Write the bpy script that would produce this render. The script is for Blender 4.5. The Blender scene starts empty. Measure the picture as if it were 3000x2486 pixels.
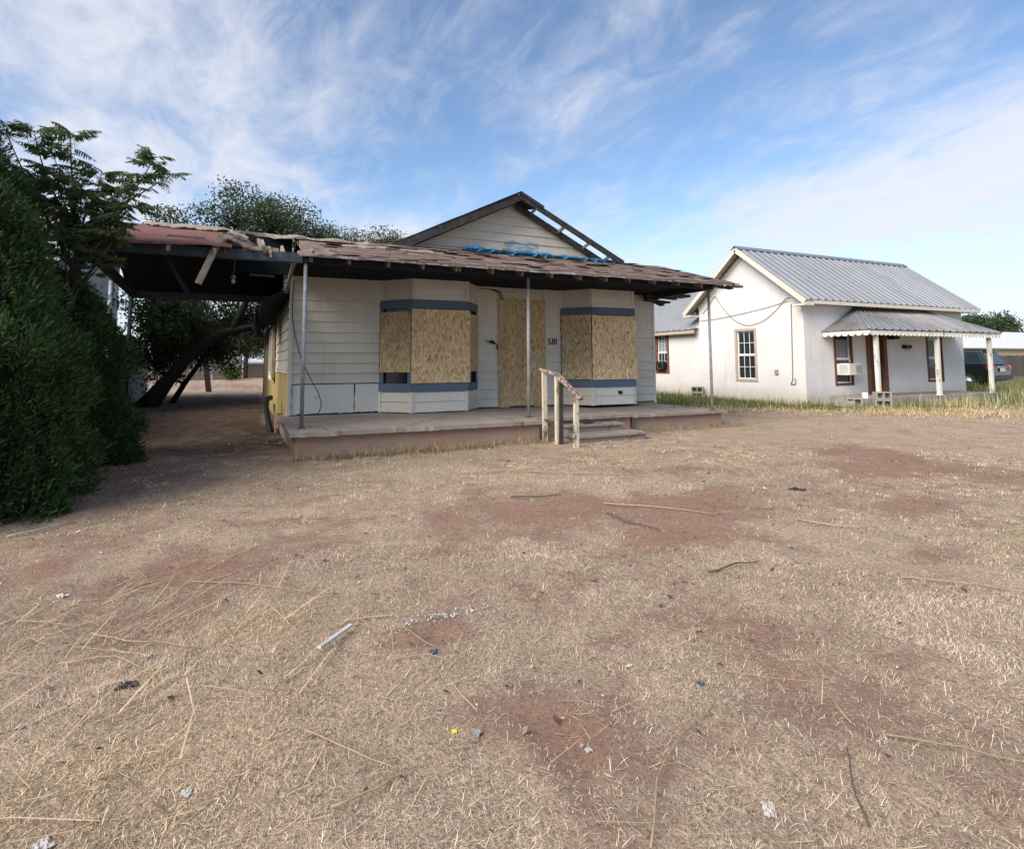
import bpy, bmesh, math, random
import numpy as np
from mathutils import Vector, Matrix, noise as mnoise

random.seed(7); RNG = np.random.default_rng(7)
scene = bpy.context.scene
col = scene.collection
R = math.radians

# ------------------------------------------------------------------ camera
cam_d = bpy.data.cameras.new('camera'); cam = bpy.data.objects.new('camera', cam_d); col.objects.link(cam)
cam_d.sensor_fit = 'HORIZONTAL'; cam_d.sensor_width = 36.0; cam_d.lens = 36.0 * 1699.72 / 3000.0
cam_d.shift_x = 0.0; cam_d.shift_y = -(1243.0 - 914.36) / 3000.0
cam_d.clip_start = 0.05; cam_d.clip_end = 2000.0
cam.location = (-0.73, -8.96, 1.39)
cam.rotation_mode = 'QUATERNION'
cam.rotation_quaternion = (Matrix.Rotation(R(-25.08), 3, 'Z') @ Matrix.Rotation(R(90 + 4.98), 3, 'X') @ Matrix.Rotation(R(-0.26), 3, 'Z')).to_quaternion()
scene.camera = cam

# ------------------------------------------------------------------ light
SUN_AZ, SUN_EL = -111.0, 36.0           # degrees from +Y towards +X, and above the horizon
SUN_DIR = Vector((math.sin(R(SUN_AZ)) * math.cos(R(SUN_EL)), math.cos(R(SUN_AZ)) * math.cos(R(SUN_EL)), math.sin(R(SUN_EL))))
sun_d = bpy.data.lights.new('sun', 'SUN'); sun = bpy.data.objects.new('sun', sun_d); col.objects.link(sun)
sun_d.energy = 2.3; sun_d.angle = R(45); sun_d.color = (1.0, 0.91, 0.8)
sun.rotation_euler = SUN_DIR.to_track_quat('Z', 'Y').to_euler()

world = bpy.data.worlds.new('World'); scene.world = world; world.use_nodes = True
scene.view_settings.view_transform = 'Standard'; scene.view_settings.look = 'None'
scene.view_settings.gamma = 1.0; scene.view_settings.use_curve_mapping = False
scene.view_settings.exposure = 1.42

def build_world():
    nt = world.node_tree; N = nt.nodes; L = nt.links; N.clear()
    out = N.new('ShaderNodeOutputWorld'); bg = N.new('ShaderNodeBackground'); L.new(bg.outputs[0], out.inputs[0])
    bg.inputs['Strength'].default_value = 0.070
    sky = N.new('ShaderNodeTexSky'); sky.sky_type = 'NISHITA'; sky.sun_disc = False
    sky.sun_elevation = R(SUN_EL); sky.sun_rotation = R(SUN_AZ); sky.air_density = 1.0; sky.dust_density = 0.15; sky.ozone_density = 0.6; sky.altitude = 1200
    hs = N.new('ShaderNodeHueSaturation'); hs.inputs['Saturation'].default_value = 1.06; hs.inputs['Value'].default_value = 1.1; L.new(sky.outputs[0], hs.inputs['Color'])
    tc = N.new('ShaderNodeTexCoord'); sep = N.new('ShaderNodeSeparateXYZ'); L.new(tc.outputs['Generated'], sep.inputs[0])
    def m(op, a, b=None, c=None):
        n = N.new('ShaderNodeMath'); n.operation = op
        for i, v in enumerate((a, b, c)):
            if v is None: continue
            if isinstance(v, (int, float)): n.inputs[i].default_value = v
            else: L.new(v, n.inputs[i])
        return n.outputs[0]
    def sstep(v, a, b, lo=0.0, hi=1.0):
        r = N.new('ShaderNodeMapRange'); r.interpolation_type = 'SMOOTHSTEP'
        for i, q in enumerate((a, b, lo, hi)): r.inputs[i + 1].default_value = q
        L.new(v, r.inputs[0]); return r.outputs[0]
    # cirrus on a flat layer high above, drawn out along one direction of wind
    zz = m('ADD', m('MAXIMUM', sep.outputs[2], 0.0), 0.22)
    cmb = N.new('ShaderNodeCombineXYZ'); L.new(m('DIVIDE', sep.outputs[0], zz), cmb.inputs[0]); L.new(m('DIVIDE', sep.outputs[1], zz), cmb.inputs[1])
    def nz(scale, rot, sc, detail, dist, rough=0.55, loc=(0, 0, 0)):
        mp = N.new('ShaderNodeMapping'); mp.inputs['Rotation'].default_value = (0, 0, R(rot)); mp.inputs['Scale'].default_value = sc; mp.inputs['Location'].default_value = loc
        L.new(cmb.outputs[0], mp.inputs[0])
        n = N.new('ShaderNodeTexNoise'); n.inputs['Scale'].default_value = scale; n.inputs['Detail'].default_value = detail
        n.inputs['Roughness'].default_value = rough; n.inputs['Distortion'].default_value = dist; L.new(mp.outputs[0], n.inputs[0])
        return n.outputs[0]
    big = nz(BIG_S, 24, (1.0, 0.8, 1), 2, 0.2, 0.45, BIG_L)
    mid = nz(2.1, 62, (1.0, 0.55, 1), 8, 0.5, 0.58, (1.7, 5.2, 0))
    fine = nz(7.0, 66, (1.0, 0.6, 1), 9, 0.7, 0.62, (0.2, 0.9, 0))
    s = m('ADD', m('ADD', m('MULTIPLY', big, 0.85), m('MULTIPLY', mid, 0.66)), m('MULTIPLY', fine, 0.44))
    cov = sstep(s, 0.80, 1.20, 0.0, 0.90)
    cov = m('MULTIPLY', cov, sstep(sep.outputs[2], -0.02, 0.22, 0.6, 1.0))
    hz = N.new('ShaderNodeMix'); hz.data_type = 'RGBA'; L.new(sstep(sep.outputs[2], -0.02, 0.26, 0.96, 0.0), hz.inputs[0]); L.new(hs.outputs[0], hz.inputs[6])
    hz.inputs[7].default_value = (3.8, 4.25, 4.9, 1)                 # pale air near the horizon
    mix = N.new('ShaderNodeMix'); mix.data_type = 'RGBA'; L.new(cov, mix.inputs[0]); L.new(hz.outputs[2], mix.inputs[6])
    mix.inputs[7].default_value = (4.7, 4.75, 5.15, 1)
    L.new(mix.outputs[2], bg.inputs['Color'])
BIG_S, BIG_L = 0.6, (6.4, 3.1, 0)
build_world()

# ------------------------------------------------------------------ helpers
def smooth(a, b, x):
    t = np.clip((np.asarray(x, float) - a) / (b - a), 0, 1); return t * t * (3 - 2 * t)

_tab = np.random.default_rng(3).random((256, 256))
def vnoise(x, y):
    x = np.asarray(x, float); y = np.asarray(y, float)
    xi = np.floor(x).astype(int); yi = np.floor(y).astype(int); xf = x - xi; yf = y - yi
    u = xf * xf * (3 - 2 * xf); v = yf * yf * (3 - 2 * yf)
    g = lambda a, b: _tab[(xi + a) & 255, (yi + b) & 255]
    return (g(0, 0) * (1 - u) + g(1, 0) * u) * (1 - v) + (g(0, 1) * (1 - u) + g(1, 1) * u) * v
def fbm(x, y, s=1.0, o=4):
    a = 0; w = 0.5; t = 0
    for i in range(o):
        a = a + w * vnoise(np.asarray(x) * s + 17.3 * i, np.asarray(y) * s + 9.1 * i); t += w; w *= 0.5; s *= 2.03
    return a / t

def gz(x, y):                               # height of the ground
    x = np.asarray(x, float); y = np.asarray(y, float)
    b = 0.035 + 0.085 * smooth(9, 14, x) - 0.03 * np.exp(-((x - 5.0) / 1.6) ** 2 - ((y + .5) / 1.0) ** 2) + 0.25 * smooth(13, 40, y) * (1 - smooth(3, 9, x))
    return b + (fbm(x, y, 0.55, 3) - 0.5) * 0.07 + (fbm(x, y, 3.1, 2) - 0.5) * 0.03 + (fbm(x + 3, y + 8, 9.0, 2) - 0.5) * 0.022

def tag(o, label=None, cat=None, group=None, kind=None):
    if label: o['label'] = label
    if cat: o['category'] = cat
    if group: o['group'] = group
    if kind: o['kind'] = kind
    return o
def empty(name, loc, label, cat, group=None, rz=0.0):
    o = bpy.data.objects.new(name, None); col.objects.link(o); o.location = loc; o.rotation_euler = (0, 0, rz); o.empty_display_size = 0.2
    return tag(o, label, cat, group)
def root_loc(p):
    v = Vector((0, 0, 0))
    while p is not None: v += p.location; p = p.parent
    return v
def link_mesh(name, me, mat, parent=None):
    o = bpy.data.objects.new(name, me); col.objects.link(o)
    if mat: me.materials.append(MATS[mat] if isinstance(mat, str) else mat)
    if parent is not None: o.parent = parent
    return o

class MB:
    """collects faces in world (or local) coordinates and links them as one mesh object"""
    def __init__(s): s.v = []; s.f = []; s.sm = []
    def add(s, vs, fs, smooth_=False):
        b = len(s.v); s.v += [tuple(map(float, p)) for p in vs]; s.f += [tuple(b + i for i in f) for f in fs]; s.sm += [smooth_] * len(fs); return s
    def box(s, x0, x1, y0, y1, z0, z1):
        return s.add([(x0, y0, z0), (x1, y0, z0), (x1, y1, z0), (x0, y1, z0), (x0, y0, z1), (x1, y0, z1), (x1, y1, z1), (x0, y1, z1)],
                     [(3, 2, 1, 0), (4, 5, 6, 7), (0, 1, 5, 4), (1, 2, 6, 5), (2, 3, 7, 6), (3, 0, 4, 7)])
    def bar(s, a, b, w, h, up=(0, 0, 1), j=0.0):            # a beam of section w x h from a to b
        a = Vector(a); b = Vector(b); d = (b - a).normalized(); u = Vector(up)
        sd = d.cross(u)
        if sd.length < 1e-4: sd = Vector((1, 0, 0))
        sd.normalize(); u = sd.cross(d)
        vs = []
        for p in (a, b):
            for q in ((-1, -1), (1, -1), (1, 1), (-1, 1)):
                vs.append(p + sd * (q[0] * w / 2 + random.uniform(-j, j)) + u * (q[1] * h / 2 + random.uniform(-j, j)) + d * random.uniform(-j, j))
        return s.add(vs, [(0, 1, 2, 3), (7, 6, 5, 4), (0, 4, 5, 1), (1, 5, 6, 2), (2, 6, 7, 3), (3, 7, 4, 0)])
    def tube(s, pts, rad, n=6, cap=True):
        pts = [Vector(p) for p in pts]; rad = rad if hasattr(rad, '__len__') else [rad] * len(pts)
        vs = []; fs = []
        t0 = (pts[1] - pts[0]).normalized(); ref = Vector((0, 0, 1)) if abs(t0.z) < 0.9 else Vector((1, 0, 0))
        for i, p in enumerate(pts):
            t = (pts[min(i + 1, len(pts) - 1)] - pts[max(i - 1, 0)]).normalized()
            a = t.cross(ref)
            if a.length < 1e-4: a = t.orthogonal()
            a.normalize(); b = a.cross(t); ref = b
            ref = ref if abs(ref.dot(t)) < 0.9 else Vector((0, 0, 1))
            for k in range(n):
                w = 2 * math.pi * k / n; vs.append(p + (a * math.cos(w) + b * math.sin(w)) * rad[i])
        for i in range(len(pts) - 1):
            for k in range(n):
                fs.append((i * n + k, i * n + (k + 1) % n, (i + 1) * n + (k + 1) % n, (i + 1) * n + k))
        if cap: fs += [tuple(range(n))[::-1], tuple((len(pts) - 1) * n + k for k in range(n))]
        return s.add(vs, fs, True)
    def slab(s, poly, n, t):                                # polygon (list of points) thickened by t against direction n
        n = Vector(n).normalized(); k = len(poly); a = [Vector(p) for p in poly]; b = [p - n * t for p in a]
        fs = [tuple(range(k)), tuple(range(2 * k - 1, k - 1, -1))] + [(i, k + i, k + (i + 1) % k, (i + 1) % k) for i in range(k)]
        return s.add(a + b, fs)
    def build(s, name, mat, parent=None, bevel=0.0, world_=True):
        o0 = root_loc(parent) if (parent is not None and world_) else Vector((0, 0, 0))
        me = bpy.data.meshes.new(name); me.from_pydata([(x - o0.x, y - o0.y, z - o0.z) for x, y, z in s.v], [], s.f)
        me.polygons.foreach_set('use_smooth', s.sm)
        bm = bmesh.new(); bm.from_mesh(me); bmesh.ops.recalc_face_normals(bm, faces=bm.faces[:])
        if bevel > 0: bmesh.ops.bevel(bm, geom=[e for e in bm.edges if e.is_manifold and e.calc_face_angle(0) > 0.5], offset=bevel, segments=2, affect='EDGES', clamp_overlap=True)
        bm.to_mesh(me); bm.free(); me.update()
        return link_mesh(name, me, mat, parent)

def np_mesh(name, V, F, mat, parent=None, colors=None, smooth_=False):
    """fast mesh from numpy; F is (n,3) or (n,4)"""
    me = bpy.data.meshes.new(name); V = np.asarray(V, np.float32); F = np.asarray(F, np.int32); k = F.shape[1]
    if parent is not None:
        o0 = root_loc(parent); V = V - np.array([o0.x, o0.y, o0.z], np.float32)
    me.vertices.add(len(V)); me.vertices.foreach_set('co', V.ravel())
    me.loops.add(F.size); me.loops.foreach_set('vertex_index', F.ravel())
    me.polygons.add(len(F)); me.polygons.foreach_set('loop_start', np.arange(0, F.size, k, dtype=np.int32))
    if smooth_: me.polygons.foreach_set('use_smooth', np.ones(len(F), bool))
    me.update(calc_edges=True)
    if colors is not None:
        at = me.color_attributes.new('tint', 'FLOAT_COLOR', 'POINT')
        c = np.ones((len(V), 4), np.float32); c[:, :3] = colors; at.data.foreach_set('color', c.ravel())
    return link_mesh(name, me, mat, parent)

# ------------------------------------------------------------------ materials
MATS = {}
class NT:
    def __init__(s, name):
        s.m = bpy.data.materials.new(name); s.m.use_nodes = True; s.N = s.m.node_tree.nodes; s.L = s.m.node_tree.links
        s.b = s.N['Principled BSDF']; MATS[name] = s.m
    def n(s, t, **kw):
        x = s.N.new(t)
        for k, v in kw.items(): setattr(x, k, v)
        return x
    def set(s, node, **kw):
        for k, v in kw.items():
            i = node.inputs[k.replace('_', ' ')] if k.replace('_', ' ') in node.inputs else node.inputs[k]
            if hasattr(v, 'is_linked') or hasattr(v, 'links'): s.L.new(v, i)
            else: i.default_value = v
        return node
    def coord(s, scale=(1, 1, 1), rot=(0, 0, 0), kind='Object', loc=(0, 0, 0)):
        tc = s.n('ShaderNodeTexCoord'); mp = s.n('ShaderNodeMapping'); s.L.new(tc.outputs[kind], mp.inputs[0])
        mp.inputs['Scale'].default_value = scale; mp.inputs['Rotation'].default_value = rot; mp.inputs['Location'].default_value = loc
        return mp.outputs[0]
    def noise(s, scale, detail=4, rough=0.55, dist=0.0, vec=None):
        x = s.n('ShaderNodeTexNoise'); s.set(x, Scale=scale, Detail=detail, Roughness=rough, Distortion=dist)
        s.L.new(vec if vec is not None else s.coord(), x.inputs['Vector']); return x.outputs[0]
    def voro(s, scale, vec, out='Color', feature='F1'):
        x = s.n('ShaderNodeTexVoronoi', feature=feature); x.inputs['Scale'].default_value = scale; s.L.new(vec, x.inputs['Vector']); return x.outputs[out]
    def ramp(s, fac, stops):
        x = s.n('ShaderNodeValToRGB'); e = x.color_ramp.elements
        while len(e) < len(stops): e.new(0.5)
        for i, (p, c) in enumerate(stops):
            e[i].position = p; e[i].color = (c, c, c, 1) if isinstance(c, (int, float)) else (*c, 1)
        s.L.new(fac, x.inputs[0]); return x.outputs[0]
    def mix(s, fac, a, b, mode='MIX'):
        x = s.n('ShaderNodeMix', data_type='RGBA', blend_type=mode)
        for i, v in ((0, fac), (6, a), (7, b)):
            if hasattr(v, 'is_linked'): s.L.new(v, x.inputs[i])
            elif isinstance(v, (int, float)): x.inputs[i].default_value = v if i == 0 else (v, v, v, 1)
            else: x.inputs[i].default_value = (*v, 1)
        return x.outputs[2]
    def math(s, op, a, b=0.0):
        x = s.n('ShaderNodeMath', operation=op)
        for i, v in ((0, a), (1, b)):
            if hasattr(v, 'is_linked'): s.L.new(v, x.inputs[i])
            else: x.inputs[i].default_value = v
        return x.outputs[0]
    def bump(s, h, strength=0.3, dist=0.01):
        x = s.n('ShaderNodeBump'); s.set(x, Strength=strength, Distance=dist); s.L.new(h, x.inputs['Height']); s.L.new(x.outputs[0], s.b.inputs['Normal'])
    def rnd(s): return s.n('ShaderNodeObjectInfo').outputs['Random']
    def island(s): return s.n('ShaderNodeNewGeometry').outputs['Random Per Island']
    def col(s, c):
        if hasattr(c, 'is_linked'): s.L.new(c, s.b.inputs['Base Color'])
        else: s.b.inputs['Base Color'].default_value = (*c, 1)
    def fin(s, rough=0.85, spec=0.25, metal=0.0):
        s.b.inputs['Roughness'].default_value = rough; s.b.inputs['Specular IOR Level'].default_value = spec; s.b.inputs['Metallic'].default_value = metal
        return s.m

def simple(name, c, c2=None, scale=4.0, rough=0.85, spec=0.25, metal=0.0, bump=0.0, bscale=40.0, stretch=(1, 1, 1), vary=0.0):
    t = NT(name); base = c
    if c2 is not None: base = t.mix(t.ramp(t.noise(scale, 6, 0.62, 0.3, t.coord(stretch)), [(0.36, 0.0), (0.66, 1.0)]), c, c2)
    if vary: base = t.mix(t.math('MULTIPLY', t.rnd(), vary), base, tuple(x * 0.45 for x in c))
    t.col(base)
    if bump: t.bump(t.noise(bscale, 5, 0.6, 0.0, t.coord(stretch)), bump)
    return t.fin(rough, spec, metal)

def peeling(name, paint, wood, amount=0.5, scale=6.0, stretch=(1, 1, 1), rough=0.75):
    t = NT(name); v = t.coord(stretch)
    k = t.ramp(t.noise(scale, 8, 0.68, 0.4, v), [(amount - 0.03, 0.0), (amount + 0.03, 1.0)])
    p = t.mix(t.noise(2.2, 4), paint, tuple(x * 0.82 for x in paint)); w = t.mix(t.noise(scale * 7, 5, 0.6, 0, v), wood, tuple(x * 0.4 for x in wood))
    t.col(t.mix(k, p, w)); t.bump(k, 0.35, 0.004); return t.fin(rough, 0.25)

def make_mats():
    # old lap siding, grey cream paint with dirt and each board a little different
    def siding(name, c, dirt, smear=False):
        t = NT(name); v = t.coord((1, 1, 5))
        d = t.ramp(t.noise(1.7, 7, 0.65, 0.4), [(0.45, 0.0), (0.8, 0.55)])
        a = t.mix(d, c, dirt); a = t.mix(t.math('MULTIPLY', t.rnd(), 0.22), a, tuple(x * 0.72 for x in c))
        a = t.mix(t.ramp(t.noise(38, 5, 0.7, 0.3, v), [(0.64, 0.0), (0.70, 0.6)]), a, (0.2, 0.17, 0.13)); a = t.mix(t.ramp(t.noise(5, 8, 0.72, 0.5, t.coord((1, 1, 2.2), loc=(8, 3, 2))), [(0.63, 0.0), (0.67, 0.55)]), a, (0.26, 0.24, 0.21)); a = t.mix(t.ramp(t.noise(6, 6, 0.65, 0.2, t.coord((1, 1, 0.08), loc=(1, 9, 0))), [(0.58, 0.0), (0.75, 0.4)]), a, (0.30, 0.25, 0.19))
        if smear:
            tc = t.n('ShaderNodeTexCoord'); sp = t.n('ShaderNodeSeparateXYZ'); t.L.new(tc.outputs['Object'], sp.inputs[0])
            mx = t.math('MULTIPLY', t.math('GREATER_THAN', sp.outputs[0], 0.45), t.math('LESS_THAN', sp.outputs[0], 1.42))
            mx = t.math('MULTIPLY', mx, t.math('LESS_THAN', sp.outputs[2], 4.13))
            k = t.ramp(t.noise(9, 6, 0.7, 0.2, t.coord((0.6, 1, 2.5))), [(0.46, 0.0), (0.5, 1.0)])
            a = t.mix(t.math('MULTIPLY', k, mx), a, (0.19, 0.27, 0.35))
        t.col(a); t.bump(t.noise(60, 4, 0.6, 0, t.coord((0.4, 0.4, 3))), 0.12, 0.003); t.fin(0.7, 0.3)
    siding('siding_paint', (0.55, 0.535, 0.47), (0.40, 0.37, 0.305))
    siding('gable_siding', (0.52, 0.495, 0.425), (0.39, 0.36, 0.30), True)
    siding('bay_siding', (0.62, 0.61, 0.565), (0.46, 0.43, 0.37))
    siding('corner_trim', (0.58, 0.565, 0.51), (0.42, 0.39, 0.335))
    peeling('patch_panel', (0.68, 0.68, 0.63), (0.20, 0.18, 0.15), 0.68, 5.0)
    peeling('blue_trim', (0.10, 0.145, 0.205), (0.22, 0.22, 0.21), 0.7, 8.0); simple('blue_trim_flat', (0.12, 0.165, 0.225), (0.15, 0.19, 0.25), 5, 0.6, 0.35, bump=0.1)
    simple('dark_trim', (0.018, 0.023, 0.032), (0.028, 0.034, 0.044), 6, 0.85, 0.1, bump=0.15)
    simple('beam_paint', (0.055, 0.075, 0.10), (0.03, 0.04, 0.055), 5, 0.65, 0.3, bump=0.12)
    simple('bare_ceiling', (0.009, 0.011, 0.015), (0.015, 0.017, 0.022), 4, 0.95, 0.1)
    simple('dark_glass', (0.012, 0.014, 0.018), None, rough=0.12, spec=0.5)
    simple('grey_pipe', (0.24, 0.29, 0.36), (0.16, 0.18, 0.21), 9, 0.5, 0.4, bump=0.08)
    simple('galvanized_pipe', (0.34, 0.35, 0.36), (0.22, 0.21, 0.20), 11, 0.45, 0.45)
    simple('rust', (0.13, 0.06, 0.035), (0.22, 0.1, 0.05), 20, 0.9)
    simple('weathered_wood', (0.30, 0.25, 0.20), (0.16, 0.13, 0.11), 14, 0.9, 0.15, bump=0.3, bscale=60, stretch=(1, 1, 1), vary=0.3)
    simple('pale_wood', (0.38, 0.325, 0.26), (0.20, 0.165, 0.13), 10, 0.9, 0.15, bump=0.3, bscale=50, vary=0.25)
    simple('charred_wood', (0.028, 0.027, 0.029), (0.065, 0.06, 0.058), 7, 0.85, 0.2, bump=0.4, bscale=40, vary=0.3)
    simple('rail_stump', (0.035, 0.032, 0.032), (0.085, 0.072, 0.06), 12, 0.9, bump=0.4)
    peeling('cream_peeling', (0.60, 0.555, 0.43), (0.24, 0.17, 0.11), 0.56, 9.0, (1, 1, 0.45))
    peeling('rail_cap_wood', (0.40, 0.31, 0.26), (0.16, 0.11, 0.10), 0.5, 16.0)
    peeling('white_peeling', (0.72, 0.70, 0.64), (0.25, 0.2, 0.15), 0.6, 9.0, (1, 1, 0.4))
    simple('yellow_stucco', (0.40, 0.32, 0.13), (0.31, 0.24, 0.10), 2.5, 0.85, bump=0.3)
    t = NT('porch_concrete'); a = t.mix(t.ramp(t.noise(1.8, 7, 0.65, 0.4), [(0.35, 0.0), (0.7, 1.0)]), (0.31, 0.27, 0.24), (0.225, 0.19, 0.165)); a = t.mix(t.ramp(t.noise(26, 6, 0.7), [(0.5, 0.0), (0.8, 0.55)]), a, (0.40, 0.35, 0.31))
    wob = t.n('ShaderNodeTexNoise'); wob.inputs['Scale'].default_value = 3.0; wob.inputs['Detail'].default_value = 6; t.L.new(t.coord(), wob.inputs['Vector']); vv = t.mix(0.22, t.coord(), wob.outputs['Color']); a = t.mix(t.math('MULTIPLY', t.ramp(t.voro(0.55, vv, 'Distance', 'DISTANCE_TO_EDGE'), [(0.0, 1.0), (0.012, 0.0)]), 0.75), a, (0.09, 0.07, 0.06))
    t.col(a); t.bump(t.noise(30, 7, 0.65), 0.45, 0.008); t.fin(0.95, 0.15)
    t = NT('red_base')     # porch base: cement stained by red soil
    v = t.coord((1, 1, 1.6)); a = t.mix(t.ramp(t.noise(1.6, 7, 0.65, 0.6, v), [(0.38, 0.0), (0.62, 1.0)]), (0.33, 0.205, 0.145), (0.28, 0.225, 0.19))
    a = t.mix(t.ramp(t.noise(9, 6, 0.7, 0.3), [(0.62, 0.0), (0.7, 0.7)]), a, (0.45, 0.37, 0.31)); a = t.mix(t.ramp(t.noise(4, 7, 0.7, 0.8, t.coord((1, 1, 1), loc=(5, 3, 1))), [(0.6, 0.0), (0.72, 0.7)]), a, (0.13, 0.085, 0.07))
    t.col(a); t.bump(t.noise(25, 7, 0.65), 0.45, 0.01); t.fin(0.95, 0.15)
    # oriented strand board: two layers of long flakes lying at different angles
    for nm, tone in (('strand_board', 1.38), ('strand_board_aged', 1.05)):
        t = NT(nm); w = t.noise(7, 3, 0.5); base = None
        fl = []
        for sc, rt in (((36, 36, 14), (0.3, 0.35, 0.2)), ((33, 33, 12), (-0.3, -0.75, 0.4)), ((26, 26, 11), (0.15, 0.95, -0.2))):
            fl.append(t.voro(1.0, t.coord(sc, rt)))
        sep = [t.n('ShaderNodeSeparateColor') for _ in fl]
        for q, f in zip(sep, fl): t.L.new(f, q.inputs[0])
        pick = t.math('GREATER_THAN', sep[0].outputs[1], 0.52); pick2 = t.math('GREATER_THAN', sep[1].outputs[0], 0.55)
        inner = t.n('ShaderNodeMix', data_type='FLOAT'); t.L.new(pick2, inner.inputs[0]); t.L.new(sep[2].outputs[2], inner.inputs[2]); t.L.new(sep[1].outputs[1], inner.inputs[3])
        outer = t.n('ShaderNodeMix', data_type='FLOAT'); t.L.new(pick, outer.inputs[0]); t.L.new(inner.outputs[0], outer.inputs[2]); t.L.new(sep[0].outputs[0], outer.inputs[3]); k = outer.outputs[0]
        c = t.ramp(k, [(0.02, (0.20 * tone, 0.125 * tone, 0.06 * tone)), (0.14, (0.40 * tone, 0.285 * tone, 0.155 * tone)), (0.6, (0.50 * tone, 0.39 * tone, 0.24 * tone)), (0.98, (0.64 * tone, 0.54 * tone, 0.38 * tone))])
        c = t.mix(t.ramp(t.noise(1.3, 4), [(0.3, 0.0), (0.75, 0.4)]), c, (0.30 * tone, 0.20 * tone, 0.09 * tone), 'MIX')
        c = t.mix(t.math('MULTIPLY', t.rnd(), 0.35), c, (0.27 * tone, 0.17 * tone, 0.07 * tone)); c = t.mix(t.ramp(t.noise(0.9, 5, 0.6, 0.4, t.coord((1.6, 1.6, 0.35), loc=(2, 7, 1))), [(0.52, 0.0), (0.75, 0.45)]), c, (0.20 * tone, 0.14 * tone, 0.08 * tone)); t.col(c); t.bump(k, 0.25, 0.004); t.fin(0.8, 0.2)
    # asphalt shingles
    t = NT('shingle'); i = t.island()
    a = t.ramp(i, [(0.0, (0.15, 0.108, 0.093)), (0.4, (0.195, 0.142, 0.122)), (0.8, (0.235, 0.175, 0.15)), (1.0, (0.29, 0.228, 0.195))])
    a = t.mix(t.ramp(t.noise(1.1, 5, 0.6, 0.5), [(0.4, 0.0), (0.75, 0.6)]), a, (0.13, 0.10, 0.09)); a = t.mix(t.ramp(t.noise(22, 6, 0.72, 0.3, t.coord((1, 0.35, 0.35))), [(0.35, 0.0), (0.7, 0.65)]), a, (0.12, 0.085, 0.078)); a = t.mix(t.ramp(t.noise(34, 5, 0.7, 0.2, t.coord((1, 0.4, 0.4), loc=(4, 2, 0))), [(0.5, 0.0), (0.75, 0.6)]), a, (0.36, 0.29, 0.255)); t.col(a); t.bump(t.noise(220, 3), 0.4, 0.004); t.fin(0.95, 0.15)
    simple('dark_shingle', (0.022, 0.022, 0.024), (0.04, 0.038, 0.038), 8, 0.98, 0.06, bump=0.4)
    t = NT('red_roofing'); a = t.mix(t.ramp(t.noise(1.5, 6, 0.6, 0.4), [(0.35, 0.0), (0.7, 1.0)]), (0.15, 0.064, 0.058), (0.105, 0.052, 0.049)); a = t.mix(t.math('MULTIPLY', t.noise(240, 2), 0.5), a, (0.28, 0.16, 0.14)); t.col(a); t.bump(t.noise(200, 3), 0.35, 0.004); t.fin(0.95, 0.15)
    simple('torn_felt', (0.23, 0.175, 0.145), (0.13, 0.098, 0.083), 7, 0.95, 0.1, bump=0.5, bscale=25)
    simple('blue_tarp', (0.018, 0.10, 0.23), (0.04, 0.19, 0.34), 14, 0.4, 0.4, bump=0.3)
    # white adobe plaster of the neighbouring house
    t = NT('white_plaster'); a = t.mix(t.ramp(t.noise(1.1, 7, 0.65, 0.5), [(0.42, 0.0), (0.75, 0.7)]), (0.70, 0.695, 0.69), (0.60, 0.57, 0.53)); a = t.mix(t.ramp(t.noise(3.2, 6, 0.65, 0.3, t.coord((1, 1, 0.12))), [(0.55, 0.0), (0.75, 0.4)]), a, (0.43, 0.39, 0.34)); a = t.mix(t.ramp(t.noise(5.5, 8, 0.72, 0.8), [(0.66, 0.0), (0.71, 0.65)]), a, (0.42, 0.36, 0.29))
    e = t.voro(0.9, t.mix(0.12, t.coord(), t.n('ShaderNodeTexNoise').outputs['Color']), 'Distance', 'DISTANCE_TO_EDGE')
    a = t.mix(t.math('MULTIPLY', t.ramp(e, [(0.0, 1.0), (0.004, 0.0)]), 0.13), a, (0.35, 0.32, 0.28))
    sp = t.n('ShaderNodeSeparateXYZ'); t.L.new(t.coord(), sp.inputs[0]); foot = t.math('MULTIPLY', t.ramp(sp.outputs[2], [(0.1, 1.0), (0.55, 0.0)]), t.noise(4, 6)); a = t.mix(foot, a, (0.40, 0.30, 0.22))
    t.col(a); t.bump(t.noise(14, 8, 0.72), 0.6, 0.015); t.fin(0.9, 0.2)
    t = NT('metal_roof'); sp = t.n('ShaderNodeSeparateXYZ'); t.L.new(t.coord(), sp.inputs[0]); wn = t.n('ShaderNodeTexWhiteNoise', noise_dimensions='1D'); t.L.new(t.math('FLOOR', t.math('DIVIDE', sp.outputs[0], 0.93)), wn.inputs['W'])
    a = t.mix(wn.outputs[0], (0.25, 0.262, 0.28), (0.29, 0.302, 0.32)); a = t.mix(t.ramp(t.noise(2.2, 7, 0.68, 0.5, t.coord((1, 0.35, 0.35))), [(0.5, 0.0), (0.8, 0.6)]), a, (0.145, 0.15, 0.158)); a = t.mix(t.ramp(t.noise(7, 7, 0.7, 0.4, t.coord((1, 0.2, 0.2), loc=(3, 1, 0))), [(0.66, 0.0), (0.74, 0.5)]), a, (0.15, 0.10, 0.07)); t.col(a); t.bump(t.noise(5, 4), 0.06); t.fin(0.5, 0.4, 0.2)
    simple('metal_roof_porch', (0.23, 0.235, 0.245), (0.15, 0.148, 0.145), 1.6, 0.5, 0.4, 0.2, bump=0.05)
    simple('metal_ridge', (0.25, 0.285, 0.33), None, rough=0.45, metal=0.5)
    peeling('rake_paint', (0.66, 0.62, 0.53), (0.28, 0.19, 0.12), 0.66, 12)
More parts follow.
